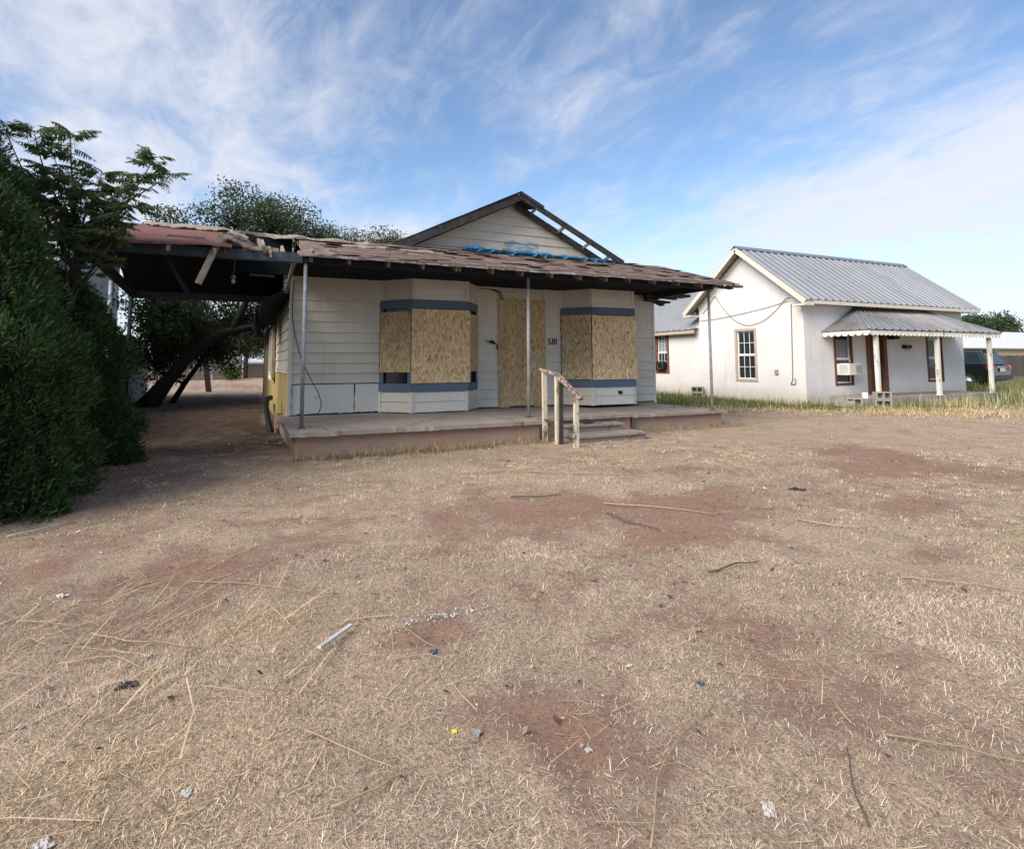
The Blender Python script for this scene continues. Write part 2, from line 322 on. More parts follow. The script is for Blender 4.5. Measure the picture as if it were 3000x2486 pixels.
    simple('soffit_paint', (0.42, 0.40, 0.35), (0.32, 0.29, 0.25), 4)
    simple('tan_frame', (0.47, 0.40, 0.345), (0.38, 0.30, 0.245), 9, 0.85, bump=0.2)
    simple('red_brown_frame', (0.17, 0.065, 0.035), (0.11, 0.042, 0.025), 9, 0.75, bump=0.2)
    simple('rust_frame', (0.20, 0.085, 0.045), (0.13, 0.055, 0.033), 9, 0.8, bump=0.2)
    simple('vinyl_white', (0.74, 0.74, 0.73), None, rough=0.4)
    simple('door_wood', (0.10, 0.05, 0.032), (0.06, 0.032, 0.024), 6, 0.6, bump=0.2)
    simple('window_glass', (0.02, 0.026, 0.034), None, rough=0.06, spec=0.55)
    simple('curtain', (0.33, 0.34, 0.36), (0.2, 0.21, 0.23), 18, 0.9, stretch=(1, 1, 0.05))
    simple('old_concrete', (0.31, 0.28, 0.25), (0.22, 0.19, 0.165), 4, 0.95, bump=0.4)
    simple('cinder', (0.34, 0.33, 0.30), (0.25, 0.235, 0.21), 12, 0.95, bump=0.4)
    simple('black_metal', (0.012, 0.012, 0.013), None, rough=0.5)
    simple('cable', (0.17, 0.16, 0.15), None, rough=0.7)
    simple('black_cable', (0.015, 0.015, 0.016), None, rough=0.6)
    simple('appliance', (0.68, 0.67, 0.63), (0.55, 0.53, 0.48), 5, 0.5)
    simple('appliance_grille', (0.25, 0.25, 0.25), None, rough=0.6)
    # vehicle
    t = NT('car_paint'); t.col((0.004, 0.008, 0.008)); t.b.inputs['Coat Weight'].default_value = 0.8; t.b.inputs['Coat Roughness'].default_value = 0.05; t.fin(0.35, 0.5, 0.3)
    simple('car_glass', (0.008, 0.011, 0.016), None, rough=0.08, spec=0.6); simple('tail_light', (0.35, 0.01, 0.02), None, rough=0.15, spec=0.6)
    simple('rubber', (0.014, 0.014, 0.014), None, rough=0.9); simple('chrome', (0.5, 0.5, 0.52), None, rough=0.2, metal=1.0); simple('plate', (0.6, 0.6, 0.56), None, rough=0.4)
    simple('grey_bumper', (0.05, 0.058, 0.065), None, rough=0.45)
    # fences and far buildings
    simple('fence_grey', (0.145, 0.135, 0.13), (0.085, 0.078, 0.075), 8, 0.95, bump=0.3, stretch=(1, 1, 0.2), vary=0.4)
    simple('fence_brown', (0.15, 0.125, 0.11), (0.09, 0.073, 0.064), 8, 0.95, bump=0.3, stretch=(1, 1, 0.2), vary=0.4)
    simple('fence_panel_grey', (0.20, 0.20, 0.205), (0.15, 0.145, 0.145), 5, 0.8, stretch=(1, 1, 0.2), vary=0.25)
    simple('tan_wall', (0.62, 0.47, 0.32), (0.55, 0.41, 0.28), 1, 0.9); simple('peach_wall', (0.48, 0.36, 0.28), None); simple('white_roof', (0.62, 0.63, 0.66), (0.52, 0.53, 0.57), 2, 0.6)
    simple('pale_blue_wall', (0.33, 0.45, 0.52), None); simple('white_wall', (0.60, 0.60, 0.60), (0.50, 0.49, 0.47), 3)
    # plants
    def leaf(name, stops, trans=0.3, rough=0.55):
        t = NT(name); c = t.ramp(t.island(), stops); t.col(c); t.fin(rough, 0.3)
        tr = t.n('ShaderNodeBsdfTranslucent'); t.L.new(c, tr.inputs[0]); ms = t.n('ShaderNodeMixShader'); ms.inputs[0].default_value = trans
        t.L.new(t.b.outputs[0], ms.inputs[1]); t.L.new(tr.outputs[0], ms.inputs[2]); t.L.new(ms.outputs[0], t.N['Material Output'].inputs[0])
    leaf('juniper_leaf', [(0.0, (0.016, 0.040, 0.014)), (0.5, (0.032, 0.076, 0.022)), (0.82, (0.062, 0.115, 0.03)), (0.97, (0.115, 0.165, 0.045)), (1.0, (0.16, 0.12, 0.06))], 0.25, 0.7)
    leaf('pinnate_leaf', [(0.0, (0.055, 0.10, 0.045)), (0.5, (0.08, 0.135, 0.055)), (0.85, (0.11, 0.165, 0.06)), (1.0, (0.20, 0.18, 0.06))], 0.5)
    leaf('elm_leaf', [(0.0, (0.030, 0.052, 0.024)), (0.6, (0.052, 0.08, 0.032)), (1.0, (0.10, 0.12, 0.045))], 0.4)
    leaf('autumn_leaf', [(0.0, (0.045, 0.065, 0.025)), (0.5, (0.09, 0.095, 0.035)), (1.0, (0.17, 0.13, 0.05))], 0.35)
    leaf('bright_leaf', [(0.0, (0.05, 0.09, 0.02)), (0.6, (0.10, 0.15, 0.03)), (1.0, (0.18, 0.21, 0.05))], 0.35)
    leaf('mesquite_leaf', [(0.0, (0.03, 0.055, 0.025)), (1.0, (0.07, 0.10, 0.04))], 0.3)
    simple('bark_dark', (0.014, 0.011, 0.010), (0.028, 0.023, 0.02), 14, 0.95, bump=0.5)
    simple('bark_grey', (0.10, 0.085, 0.075), (0.06, 0.05, 0.045), 14, 0.95, bump=0.4)
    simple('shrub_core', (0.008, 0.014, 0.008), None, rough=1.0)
    t = NT('dry_blade'); a = t.n('ShaderNodeVertexColor', layer_name='tint'); t.col(a.outputs[0]); t.fin(0.9, 0.12)
    simple('stick', (0.43, 0.33, 0.205), (0.28, 0.20, 0.12), 30, 0.9, vary=0.45); simple('dark_stick', (0.075, 0.06, 0.05), (0.13, 0.10, 0.08), 30, 0.95)
    simple('white_scrap', (0.46, 0.44, 0.42), (0.32, 0.295, 0.27), 20, 0.7); simple('yellow_scrap', (0.75, 0.62, 0.08), None); simple('blue_scrap', (0.03, 0.04, 0.13), (0.08, 0.1, 0.22), 25); simple('grey_scrap', (0.30, 0.285, 0.28), (0.17, 0.155, 0.15), 30); simple('black_scrap', (0.02, 0.02, 0.022), (0.05, 0.047, 0.045), 30)
    simple('lath', (0.50, 0.49, 0.48), (0.36, 0.34, 0.33), 20, 0.85); simple('bulb_white', (0.55, 0.55, 0.53), None, rough=0.3)
    simple('digit_black', (0.012, 0.012, 0.014), None, rough=0.5)
    # ground: red soil, thatch mixed by grass cover; dark litter also paints carport shade
    t = NT('ground_soil'); cov = t.n('ShaderNodeAttribute', attribute_name='cover').outputs['Fac']; grn = t.n('ShaderNodeAttribute', attribute_name='green').outputs['Fac']
    soil = t.mix(t.noise(1.7, 6), (0.245, 0.15, 0.107), (0.32, 0.215, 0.16)); soil = t.mix(t.ramp(t.noise(30, 5, 0.65), [(0.45, 0.0), (0.75, 0.6)]), soil, (0.10, 0.058, 0.044))
    dull = t.mix(t.noise(2.3, 6), (0.215, 0.14, 0.107), (0.30, 0.21, 0.16)); soil = t.mix(t.ramp(cov, [(0.08, 1.0), (0.55, 0.0)]), dull, soil); soil = t.mix(t.ramp(t.noise(38, 6, 0.7), [(0.5, 0.0), (0.75, 0.65)]), soil, (0.085, 0.06, 0.048))
    v1 = t.coord((1, 1, 1)); th = t.mix(t.ramp(t.noise(85, 3, 0.7, 1.5, t.coord((1, 0.4, 1), (0, 0, 0.6))), [(0.38, 0.0), (0.62, 1.0)]), (0.19, 0.138, 0.105), (0.48, 0.375, 0.275))
    th = t.mix(t.ramp(t.noise(120, 2, 0.7, 1.0, t.coord((0.4, 1, 1), (0, 0, 0.3))), [(0.5, 0.0), (0.68, 0.75)]), th, (0.60, 0.48, 0.33)); th = t.mix(t.ramp(t.noise(2.4, 6), [(0.4, 0.0), (0.7, 0.5)]), th, (0.22, 0.17, 0.13))
    th = t.mix(grn, th, (0.11, 0.115, 0.05))
    k = t.math('ADD', cov, t.math('MULTIPLY', t.math('SUBTRACT', t.noise(14, 7, 0.7, 0.6), 0.5), 1.5)); k = t.ramp(k, [(0.3, 0.0), (0.72, 0.92)])
    df = t.math('MULTIPLY', t.n('ShaderNodeAttribute', attribute_name='duff_shade').outputs['Fac'], t.ramp(t.noise(3.0, 6, 0.6), [(0.25, 0.55), (0.6, 1.0)]))
    litter_shade = t.mix(t.noise(60, 5, 0.7), (0.035, 0.028, 0.023), (0.085, 0.065, 0.054))
    t.col(t.mix(df, t.mix(k, soil, th), litter_shade)); t.bump(t.noise(45, 7, 0.7), 0.8, 0.02); t.fin(0.98, 0.1)
make_mats()

# ------------------------------------------------------------------ ground
BARE = [(2.1, -4.0, .95, .5, .95), (3.2, -4.7, .7, .42, .95), (2.5, -5.3, .5, .3, .5), (.17, -6.0, .22, .16, .85), (.96, -6.45, .2, .12, .5), (.37, -7.02, .24, .22, .42), (.24, -7.35, .14, .16, .28),
        (6.7, -4.3, .9, .5, .75), (7.6, -3.2, .8, .4, .75), (.6, -6.9, .35, .2, .3), (5.0, -5.6, .7, .3, .6), (3.8, -6.4, .5, .3, .55), (2.2, -6.9, .4, .3, .4), (9.0, -2.6, .9, .3, .45), (-1.5, 6.0, 1.8, 5.5, .9), (4.6, -3.1, .7, .25, .4), (-.9, -4.4, .5, .3, .35)]
def cover(x, y):
    c = 0.76 + (fbm(x, y, 0.8, 4) - 0.5) * 1.35 + (fbm(x + 40, y, 3.3, 3) - 0.5) * 1.0
    for bx, by, rx, ry, a in BARE: c = c - a * np.exp(-((x - bx) / rx) ** 2 - ((y - by) / ry) ** 2)
    c = c + 0.5 * np.exp(-((x + 1.0) / .8) ** 2 - ((y + 6.5) / .5) ** 2) + 0.35 * np.exp(-((x + .65) / .4) ** 2 - ((y + 5.6) / .25) ** 2)
    c = c + 0.35 * np.exp(-((y + 1.2) / 1.3) ** 2) * smooth(-1, 1, x)
    c = c + 0.6 * greenness(x, y)
    return np.clip(c, 0, 1)
def greenness(x, y):
    x = np.asarray(x, float); y = np.asarray(y, float)
    e = y - (0.1 - 0.22 * (x - 13.5)); e = np.where(x < 13.5, y - (0.1 + 1.7 * (13.5 - x)), e)
    g = smooth(0.0, 1.6, e + (fbm(x, y, .9, 3) - .5) * 1.4) * smooth(9.6, 10.6, x)
    return np.clip(g, 0, 1)
def duff_shade(x, y): return np.clip(smooth(-5.2, -4.2, x) * (1 - smooth(-.1, .5, x)) * smooth(.6, 2.2, y) * (1 - smooth(16, 23, y)) + np.exp(-((x + 2.6) / .9) ** 2 - ((y + .9) / 2.0) ** 2) * .8, 0, 1)  # leaf litter colour, darkened to paint shade under and behind the carport
def build_ground():
    def axis(a, b, lo, hi, fine, coarse_n):
        return np.unique(np.concatenate([lo - np.geomspace(0.3, lo - a, coarse_n)[::-1], np.arange(lo, hi, fine), hi + np.geomspace(0.3, b - hi, coarse_n)]))
    xs = axis(-400, 700, -5, 26, 0.11, 26); ys = axis(-60, 800, -9.5, 18, 0.11, 26)
    xs = np.unique(np.concatenate([xs, np.arange(-2.6, 7, .05)])); ys = np.unique(np.concatenate([ys, np.arange(-8.6, -2.5, .05)]))
    X, Y = np.meshgrid(xs, ys); Z = gz(X, Y); nx, ny = len(xs), len(ys)
    V = np.stack([X.ravel(), Y.ravel(), Z.ravel()], 1); i = np.arange(nx * ny).reshape(ny, nx)
    F = np.stack([i[:-1, :-1].ravel(), i[:-1, 1:].ravel(), i[1:, 1:].ravel(), i[1:, :-1].ravel()], 1)
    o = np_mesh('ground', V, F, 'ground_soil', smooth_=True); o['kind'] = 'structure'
    for nm, fn in (('cover', cover), ('green', greenness), ('duff_shade', duff_shade)):
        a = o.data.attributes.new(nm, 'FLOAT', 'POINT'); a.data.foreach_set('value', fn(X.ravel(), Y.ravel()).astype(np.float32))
build_ground()

def blades(name, P, yaw, elev, length, width, bend, C, mat='dry_blade'):
    n = len(P); d = np.stack([np.cos(yaw), np.sin(yaw), np.zeros(n)], 1); s = np.stack([-np.sin(yaw), np.cos(yaw), np.zeros(n)], 1); up = np.array([0, 0, 1.0])
    ce, se = np.cos(elev)[:, None], np.sin(elev)[:, None]; e2 = elev - bend; c2, s2 = np.cos(e2)[:, None], np.sin(e2)[:, None]; L = length[:, None] / 2; w = width[:, None] / 2
    p1 = P + L * (ce * d + se * up); p2 = p1 + L * (c2 * d + s2 * up)
    p2[:, 2] = np.maximum(p2[:, 2], P[:, 2] + 0.003)
    V = np.stack([P - s * w, P + s * w, p1 + s * w * .8, p1 - s * w * .8, p2], 1).reshape(-1, 3); b = (np.arange(n) * 5)[:, None]
    F = np.concatenate([b + np.array([[0, 1, 2]]), b + np.array([[0, 2, 3]]), b + np.array([[3, 2, 4]])], 0)
    return np_mesh(name, V, F, mat, colors=np.repeat(C, 5, 0))

CAM = np.array([-0.73, -8.96]); VD = np.array([math.sin(R(25.08)), math.cos(R(25.08))])
def wedge(n, r0, r1, a0=-44.5, a1=44.5):
    """random ground points in the sector of the yard that the photograph shows"""
    r = np.sqrt(RNG.random(n) * (r1 * r1 - r0 * r0) + r0 * r0); a = R(25.08) + np.radians(RNG.uniform(a0, a1, n))
    return CAM[0] + np.sin(a) * r, CAM[1] + np.cos(a) * r, r
def off_house(x, y):
    inA = (x > -0.02) & (x < 8.8) & (y > -0.02) & (y < 17) & ~((x > 6.3) & (y < .55)) & ~((x > 4.1) & (x < 6.3) & (y < -.25))
    inB = (x > 14.1) & (x < 22.5) & (y > 1.5)
    return ~(inA | inB)
STRAW = np.array([[.70, .56, .41], [.58, .45, .32], [.79, .66, .50], [.45, .335, .235], [.65, .54, .42], [.20, .145, .115], [.13, .105, .092], [.75, .64, .50]])
def build_grass():
    Ps = []; 
    for n, r0, r1 in ((470000, 1.35, 4.6), (230000, 4.6, 9.5), (100000, 9.5, 19.0)):
        x, y, r = wedge(n, r0, r1)
        k = (RNG.random(n) < cover(x, y) * (0.35 + 0.9 * fbm(x, y, 6.0, 2))) & off_house(x, y)
        Ps.append(np.stack([x[k], y[k], r[k]], 1))
    Q = np.concatenate(Ps); n = len(Q); x, y, r = Q.T
    flow = fbm(x, y, .7, 2) * 9.0                                 # mown straw lies in swathes
    yaw = np.where(RNG.random(n) < .55, flow + RNG.normal(0, .5, n), RNG.uniform(0, 6.28, n))
    elev = np.abs(RNG.normal(.12, .34, n)); L = RNG.gamma(2.6, .0075, n) + .008; L = np.minimum(L, .09)
    w = RNG.uniform(.0011, .0024, n) * np.maximum(1.0, r / 3.6)
    c = STRAW[RNG.integers(0, len(STRAW), n)] * RNG.uniform(.7, 1.15, n)[:, None] * (.74 + .52 * fbm(x + 2, y + 5, 2.3, 4))[:, None]
    gold = np.clip(np.exp(-((x + 1.0) / .7) ** 2 - ((y + 6.5) / .45) ** 2) + np.exp(-((x + .6) / .4) ** 2 - ((y + 5.6) / .25) ** 2), 0, 1)[:, None]
    c = c * (1 + gold * np.array([.16, .10, -.08]))
    weedy = np.clip(np.exp(-((x + 1.25) / .75) ** 2 - ((y + 4.9) / .75) ** 2) * (.4 + 1.2 * fbm(x, y, 4.0, 3)), 0, 1)[:, None] * .62; c = c * (1 - weedy) + np.array([.20, .145, .105]) * RNG.uniform(.5, 1.3, n)[:, None] * weedy
    ol = (smooth(.4, .75, fbm(x + 9, y, 1.1, 3)) * np.exp(-((y + 1.2) / 1.6) ** 2))[:, None] * .55
    c = c * (1 - ol) + np.array([.20, .19, .09]) * ol
    P = np.stack([x, y, gz(x, y) - .002], 1)
    tag(blades('dry_grass', P, yaw, elev, L, w, RNG.normal(.25, .6, n), c), 'short mown dry straw grass covering the front yard', 'dry grass', kind='stuff')
    # tufts that the mower left standing
    tx, ty, tr = wedge(4200, 1.5, 11.0); k = off_house(tx, ty) & (RNG.random(len(tx)) < cover(tx, ty) * smooth(.40, .62, fbm(tx + 11, ty + 4, 1.6, 3)) * 1.3); tx, ty, tr = tx[k], ty[k], tr[k]
    rep_ = RNG.integers(14, 42, len(tx)); ti = np.repeat(np.arange(len(tx)), rep_); n = len(ti); sg = RNG.uniform(.012, .045, len(tx))[ti]; x = tx[ti] + RNG.normal(0, 1, n) * sg; y = ty[ti] + RNG.normal(0, 1, n) * sg
    tl = RNG.uniform(.02, .055, len(tx))[ti]; tc = (STRAW[RNG.integers(0, len(STRAW), len(tx))] * .5 + np.array([.52, .41, .26]) * .5)[ti] * RNG.uniform(.65, 1.2, n)[:, None]
    gr = (RNG.random(len(tx)) < .10)[ti][:, None]; tc = np.where(gr, np.array([.21, .21, .09]) * RNG.uniform(.7, 1.3, n)[:, None], tc)
    tag(blades('grass_tufts', np.stack([x, y, gz(x, y) - .004], 1), np.arctan2(y - ty[ti], x - tx[ti]) + RNG.normal(0, .6, n), np.clip(RNG.normal(.75, .4, n), .05, 1.5), tl * RNG.uniform(.5, 1.4, n), RNG.uniform(.0012, .0026, n) * np.maximum(1, tr[ti] / 4), RNG.normal(.5, .5, n), tc), 'small dry grass tufts left standing in the mown yard', 'dry grass', kind='stuff')
    n = 9000; x = RNG.uniform(-.1, 4.05, n); y = -.05 - RNG.gamma(1.4, .07, n); k = RNG.random(n) < .25 + .9 * smooth(.4, .65, fbm(x, x * 0 + 2, 1.4, 3)); x, y = x[k], y[k]; n1 = len(x); x2 = RNG.uniform(6.2, 9.2, 1500); y2 = .5 - RNG.gamma(1.4, .07, 1500); x = np.concatenate([x, x2]); y = np.concatenate([y, y2]); n = len(x)
    tag(blades('base_weeds', np.stack([x, y, gz(x, y) - .004], 1), RNG.uniform(0, 6.28, n), np.clip(RNG.normal(.9, .45, n), .05, 1.5), RNG.gamma(3, .024, n) + .02, RNG.uniform(.003, .006, n), RNG.normal(.5, .5, n), np.array([[.30, .25, .15]]) * RNG.uniform(.3, 1.5, n)[:, None]), 'weeds and dead stalks along the foot of the porch', 'weeds', kind='stuff')
    # longer loose stalks lying on top
    x, y, r = wedge(2600, 1.4, 9.0); k = off_house(x, y) & (RNG.random(len(x)) < .25 + cover(x, y)); x, y, r = x[k], y[k], r[k]; n = len(x)
    tag(blades('loose_straw', np.stack([x, y, gz(x, y) + RNG.uniform(.004, .018, n)], 1), RNG.uniform(0, 6.28, n), RNG.normal(.03, .1, n), RNG.gamma(3, .032, n) + .04, RNG.uniform(.002, .004, n), RNG.normal(.03, .12, n), np.array([[.56, .43, .27]]) * RNG.uniform(.55, 1.15, n)[:, None]),
        'loose pale straw stalks strewn over the mown yard', 'straw', kind='stuff')
    n = 150; x = RNG.normal(-1.15, .42, n); y = RNG.normal(-5.5, .55, n); k = RNG.random(n) < .8
    x[k], y[k] = x[k], y[k]; P = np.stack([x, y, gz(x, y) + RNG.uniform(.006, .03, n)], 1)
    tag(blades('dead_weed_stalks', P, np.where(RNG.random(n) < .6, RNG.normal(.95, .25, n), RNG.uniform(0, 6.28, n)), RNG.normal(.05, .08, n), RNG.uniform(.12, .5, n), RNG.uniform(.003, .006, n), RNG.normal(.06, .12, n), np.array([[.58, .44, .28]]) * RNG.uniform(.45, 1.15, n)[:, None]),
        'long dead weed stalks lying in a swathe at the left of the yard', 'weeds', kind='stuff')
    # taller green grass and dry seed heads beside the white house
    gx = RNG.uniform(9.5, 27, 210000); gy = RNG.uniform(-4.5, 13, 210000); g = greenness(gx, gy)
    k = (RNG.random(len(gx)) < g * (.25 + .75 * fbm(gx, gy, 2.2, 2))) & off_house(gx, gy); x, y = gx[k], gy[k]; n = len(x)
    far = smooth(16, 22, x); L = (RNG.gamma(3, .04, n) + .07) * (1 + .8 * far) * (0.55 + .9 * fbm(x, y, 1.3, 2)) * (.6 + .4 * smooth(.4, .9, greenness(x, y))) * .95
    c = np.array([[.12, .155, .05]]) * RNG.uniform(.6, 1.5, n)[:, None]; dry = (RNG.random(n) < .10 + .45 * smooth(.5, .62, fbm(x + 5, y + 3, .8, 3)))[:, None]
    c = np.where(dry, np.array([[.52, .43, .24]]) * RNG.uniform(.6, 1.1, n)[:, None], c)
    tag(blades('green_grass', np.stack([x, y, gz(x, y) - .004], 1), RNG.uniform(0, 6.28, n), RNG.normal(1.25, .25, n), L, RNG.uniform(.006, .013, n), RNG.normal(.35, .3, n), c), 'taller green grass growing around the white house', 'grass', kind='stuff')
    # band of long yellow dry grass between the mown yard and the green grass
    gx = RNG.uniform(9.5, 26, 220000); gy = RNG.uniform(-7, 8, 220000); b = np.clip(greenness(gx, gy + 2.3), 0, 1) * (1 - .75 * greenness(gx, gy - .3))
    k = (RNG.random(len(gx)) < b * (.22 + .78 * smooth(.40, .60, fbm(gx, gy, 1.0, 3)))) & off_house(gx, gy); x, y = gx[k], gy[k]; n = len(x)
    tag(blades('yellow_dry_grass', np.stack([x, y, gz(x, y) - .004], 1), RNG.uniform(0, 6.28, n), RNG.normal(.4, .3, n), RNG.gamma(3, .028, n) + .05, RNG.uniform(.006, .012, n), RNG.normal(.4, .4, n), np.array([[.66, .51, .29]]) * RNG.uniform(.55, 1.15, n)[:, None]),
        'long yellow dry grass along the edge of the mown yard', 'dry grass', kind='stuff')
    # seed stalks in front of the neighbour's porch
    n = 700; x = RNG.uniform(16.5, 26, n); y = RNG.uniform(-1.2, 1.35, n); k = (greenness(x, y) > .5); x, y = x[k], y[k]; n = len(x)
    tag(blades('seed_stalks', np.stack([x, y, gz(x, y)], 1), RNG.uniform(0, 6.28, n), RNG.normal(1.4, .12, n), RNG.uniform(.2, .45, n), RNG.uniform(.008, .018, n), RNG.normal(.2, .2, n), np.array([[.50, .46, .36]]) * RNG.uniform(.6, 1.1, n)[:, None]),
        'pale feathery seed stalks in front of the white house porch', 'weeds', kind='stuff')
build_grass()

# ------------------------------------------------------------------ abandoned house
WX0, WX1, WY = 0.12, 8.82, 2.92           # front wall
FZ = 0.40                                 # porch floor
RS, RY0, RZ0, RYT = 0.298, 0.20, 3.05, 2.92
def roofz(y): return RZ0 + RS * (y - RY0)
house = empty('abandoned_house', (4.1, 2.92, 0.05), 'boarded-up single-storey house with cream lap siding, low brown porch roof and a damaged front gable', 'house')

def board(parent, p0, p1, z0, z1, n, mat, name='siding_board', lip=0.030, top=0.003, cut0=None, cut1=None):
    """one lap-siding board between plan points p0 and p1; n = outward direction in plan"""
    p0 = Vector((p0[0], p0[1], 0)); p1 = Vector((p1[0], p1[1], 0)); n = Vector((n[0], n[1], 0)).normalized(); t = (p1 - p0).normalized()
    j = lambda: random.uniform(-0.002, 0.002)
    def pt(p, off, z): return p + n * off + Vector((0, 0, z))
    s0 = cut0 or (0, 0); s1 = cut1 or (0, 0)                        # how far the end is drawn in at (bottom, top)
    a, b = p0 + t * s0[0], p1 - t * s1[0]; c, d = p1 - t * s1[1], p0 + t * s0[1]
    dl = random.uniform(-.002, .002) + (.007 if z1 - z0 > .1 else 0)
    vs = [pt(a, lip + j(), z0 + dl + random.uniform(-.003, .003)), pt(b, lip + j(), z0 + dl + random.uniform(-.004, .004)), pt(c, top, z1), pt(d, top, z1), pt(a, -0.004, z0), pt(b, -0.004, z0), pt(c, -0.004, z1), pt(d, -0.004, z1)]
    return MB().add(vs, [(0, 1, 2, 3), (5, 4, 7, 6), (0, 4, 5, 1), (3, 2, 6, 7), (0, 3, 7, 4), (1, 5, 6, 2)]).build(name, mat, parent)

def front_wall():
    core = MB(); core.box(WX0 + .01, WX1 - .01, WY + .012, 16.3, -.1, 2.62)
    core.slab([(WX0 + .012, WY + .011, 2.62), (WX1 - .012, WY + .011, 2.62), (WX1 - .012, WY + .011, 3.15), (4.8, WY + .011, 5.02), (WX0 + .012, WY + .011, 3.0)], (0, -1, 0), .12)
    core.build('wall', 'yellow_stucco', house); MB().box(WX0 + .015, WX1 - .015, WY - .001, WY + .008, .40, 3.2).build('front_shade_backing', 'dark_trim', house); MB().slab([(1.9, WY - .001, 3.2), (7.7, WY - .001, 3.2), (4.8, WY - .001, 5.03)], (0, -1, 0), .008).build('gable_shade_backing', 'dark_trim', house)  # dark backings paint the shadow lines in the gaps between boards
    rows = [.42, .6, .8, 1.0, 1.2, 1.4, 1.6, 1.8, 2.0, 2.21, 2.41, 2.62, 2.81, 3.08]
    for a, b, lo in ((WX0 + .02, 1.84, 1.0), (3.98, 4.52, .42), (5.62, 6.08, .42), (8.22, WX1 - .02, .42)):
        for z0, z1 in zip(rows[:-1], rows[1:]):
            if z0 >= lo - .01: board(house, (a, WY), (b, WY), z0, z1 + .012, (0, -1), 'siding_paint')
    for z0, z1 in ((2.82, 2.95), (2.95, 3.08)): board(house, (4.53, WY), (5.61, WY), z0, z1, (0, -1), 'siding_paint')
    # two replacement panels low on the left
    for a, b in ((WX0 + .05, 1.345), (1.352, 1.85)):
        m = MB(); n = 14; top = .985; vs = []; 
        for i in range(n + 1):
            x = a + (b - a) * i / n; vs.append((x, .42 + random.uniform(0, .02)))
        poly = [(x, WY - .012, z) for x, z in vs] + [(b, WY - .012, top), (a + random.uniform(.005, .02), WY - .012, top), (a + .02, WY - .012, .82), (a + .004, WY - .012, .7), (a + .018, WY - .012, .55)]
        m.slab(poly, (0, -1, 0), .012).build('patch_panel', 'patch_panel', house)
    # corner boards and the strips beside the bays
    for x0, x1, y0, y1, z0 in ((WX0 - .015, WX0 + .055, WY - .03, WY + .06, .405), (WX1 - .055, WX1 + .015, WY - .03, WY + .06, .37)):
        MB().box(x0, x1, y0, y1, z0, 3.07).build('corner_board', 'corner_trim', house, .004)
    # gable boards above the porch roof
    apx, apz, sl = 4.81, 5.10, .5
    z = 3.72
    while z < 5.0:
        z1 = min(z + .2, 5.05); h0 = (apz - z) / sl; h1 = max((apz - z1) / sl, .02)
        board(house, (apx - h0, WY), (apx + h0, WY), z, z1 + .01, (0, -1), 'gable_siding', 'gable_board', cut0=(0, h0 - h1), cut1=(0, h0 - h1)); z = z1
        if z1 >= 5.04: break
    # west side: siding above, yellow stucco below, then the yellow rear part
    z = 1.26
    while z < 2.55:
        board(house, (WX0, 7.0), (WX0, WY + .05), z, z + .21, (-1, 0), 'siding_paint'); z += .2
    MB().box(WX0 - .03, WX0 + .0, WY + .07, 7.0, 1.2, 1.255).build('ledger_board', 'corner_trim', house)
    w = MB().box(WX0 - .05, WX0 - .012, 8.4, 8.52, 1.05, 2.4).box(WX0 - .05, WX0 - .012, 10.2, 10.32, 1.05, 2.4).box(WX0 - .052, WX0 - .013, 8.52, 10.2, 1.05, 1.16).box(WX0 - .052, WX0 - .013, 8.52, 10.2, 2.28, 2.4)
    sw = w.build('side_window', 'white_peeling', house); MB().box(WX0 - .02, WX0 + .005, 8.5, 10.2, 1.15, 2.3).build('pane', 'dark_glass', sw)
    MB().box(WX0 - .09, WX0 - .04, 7.6, 8.2, .98, 2.38).build('loose_shutter_board', 'pale_wood', house)
    MB().bar((WX0 - .1, 7.5, 1.0), (WX0 - .1, 8.6, 1.04), .04, .08).build('window_sill', 'white_peeling', house)
front_wall()

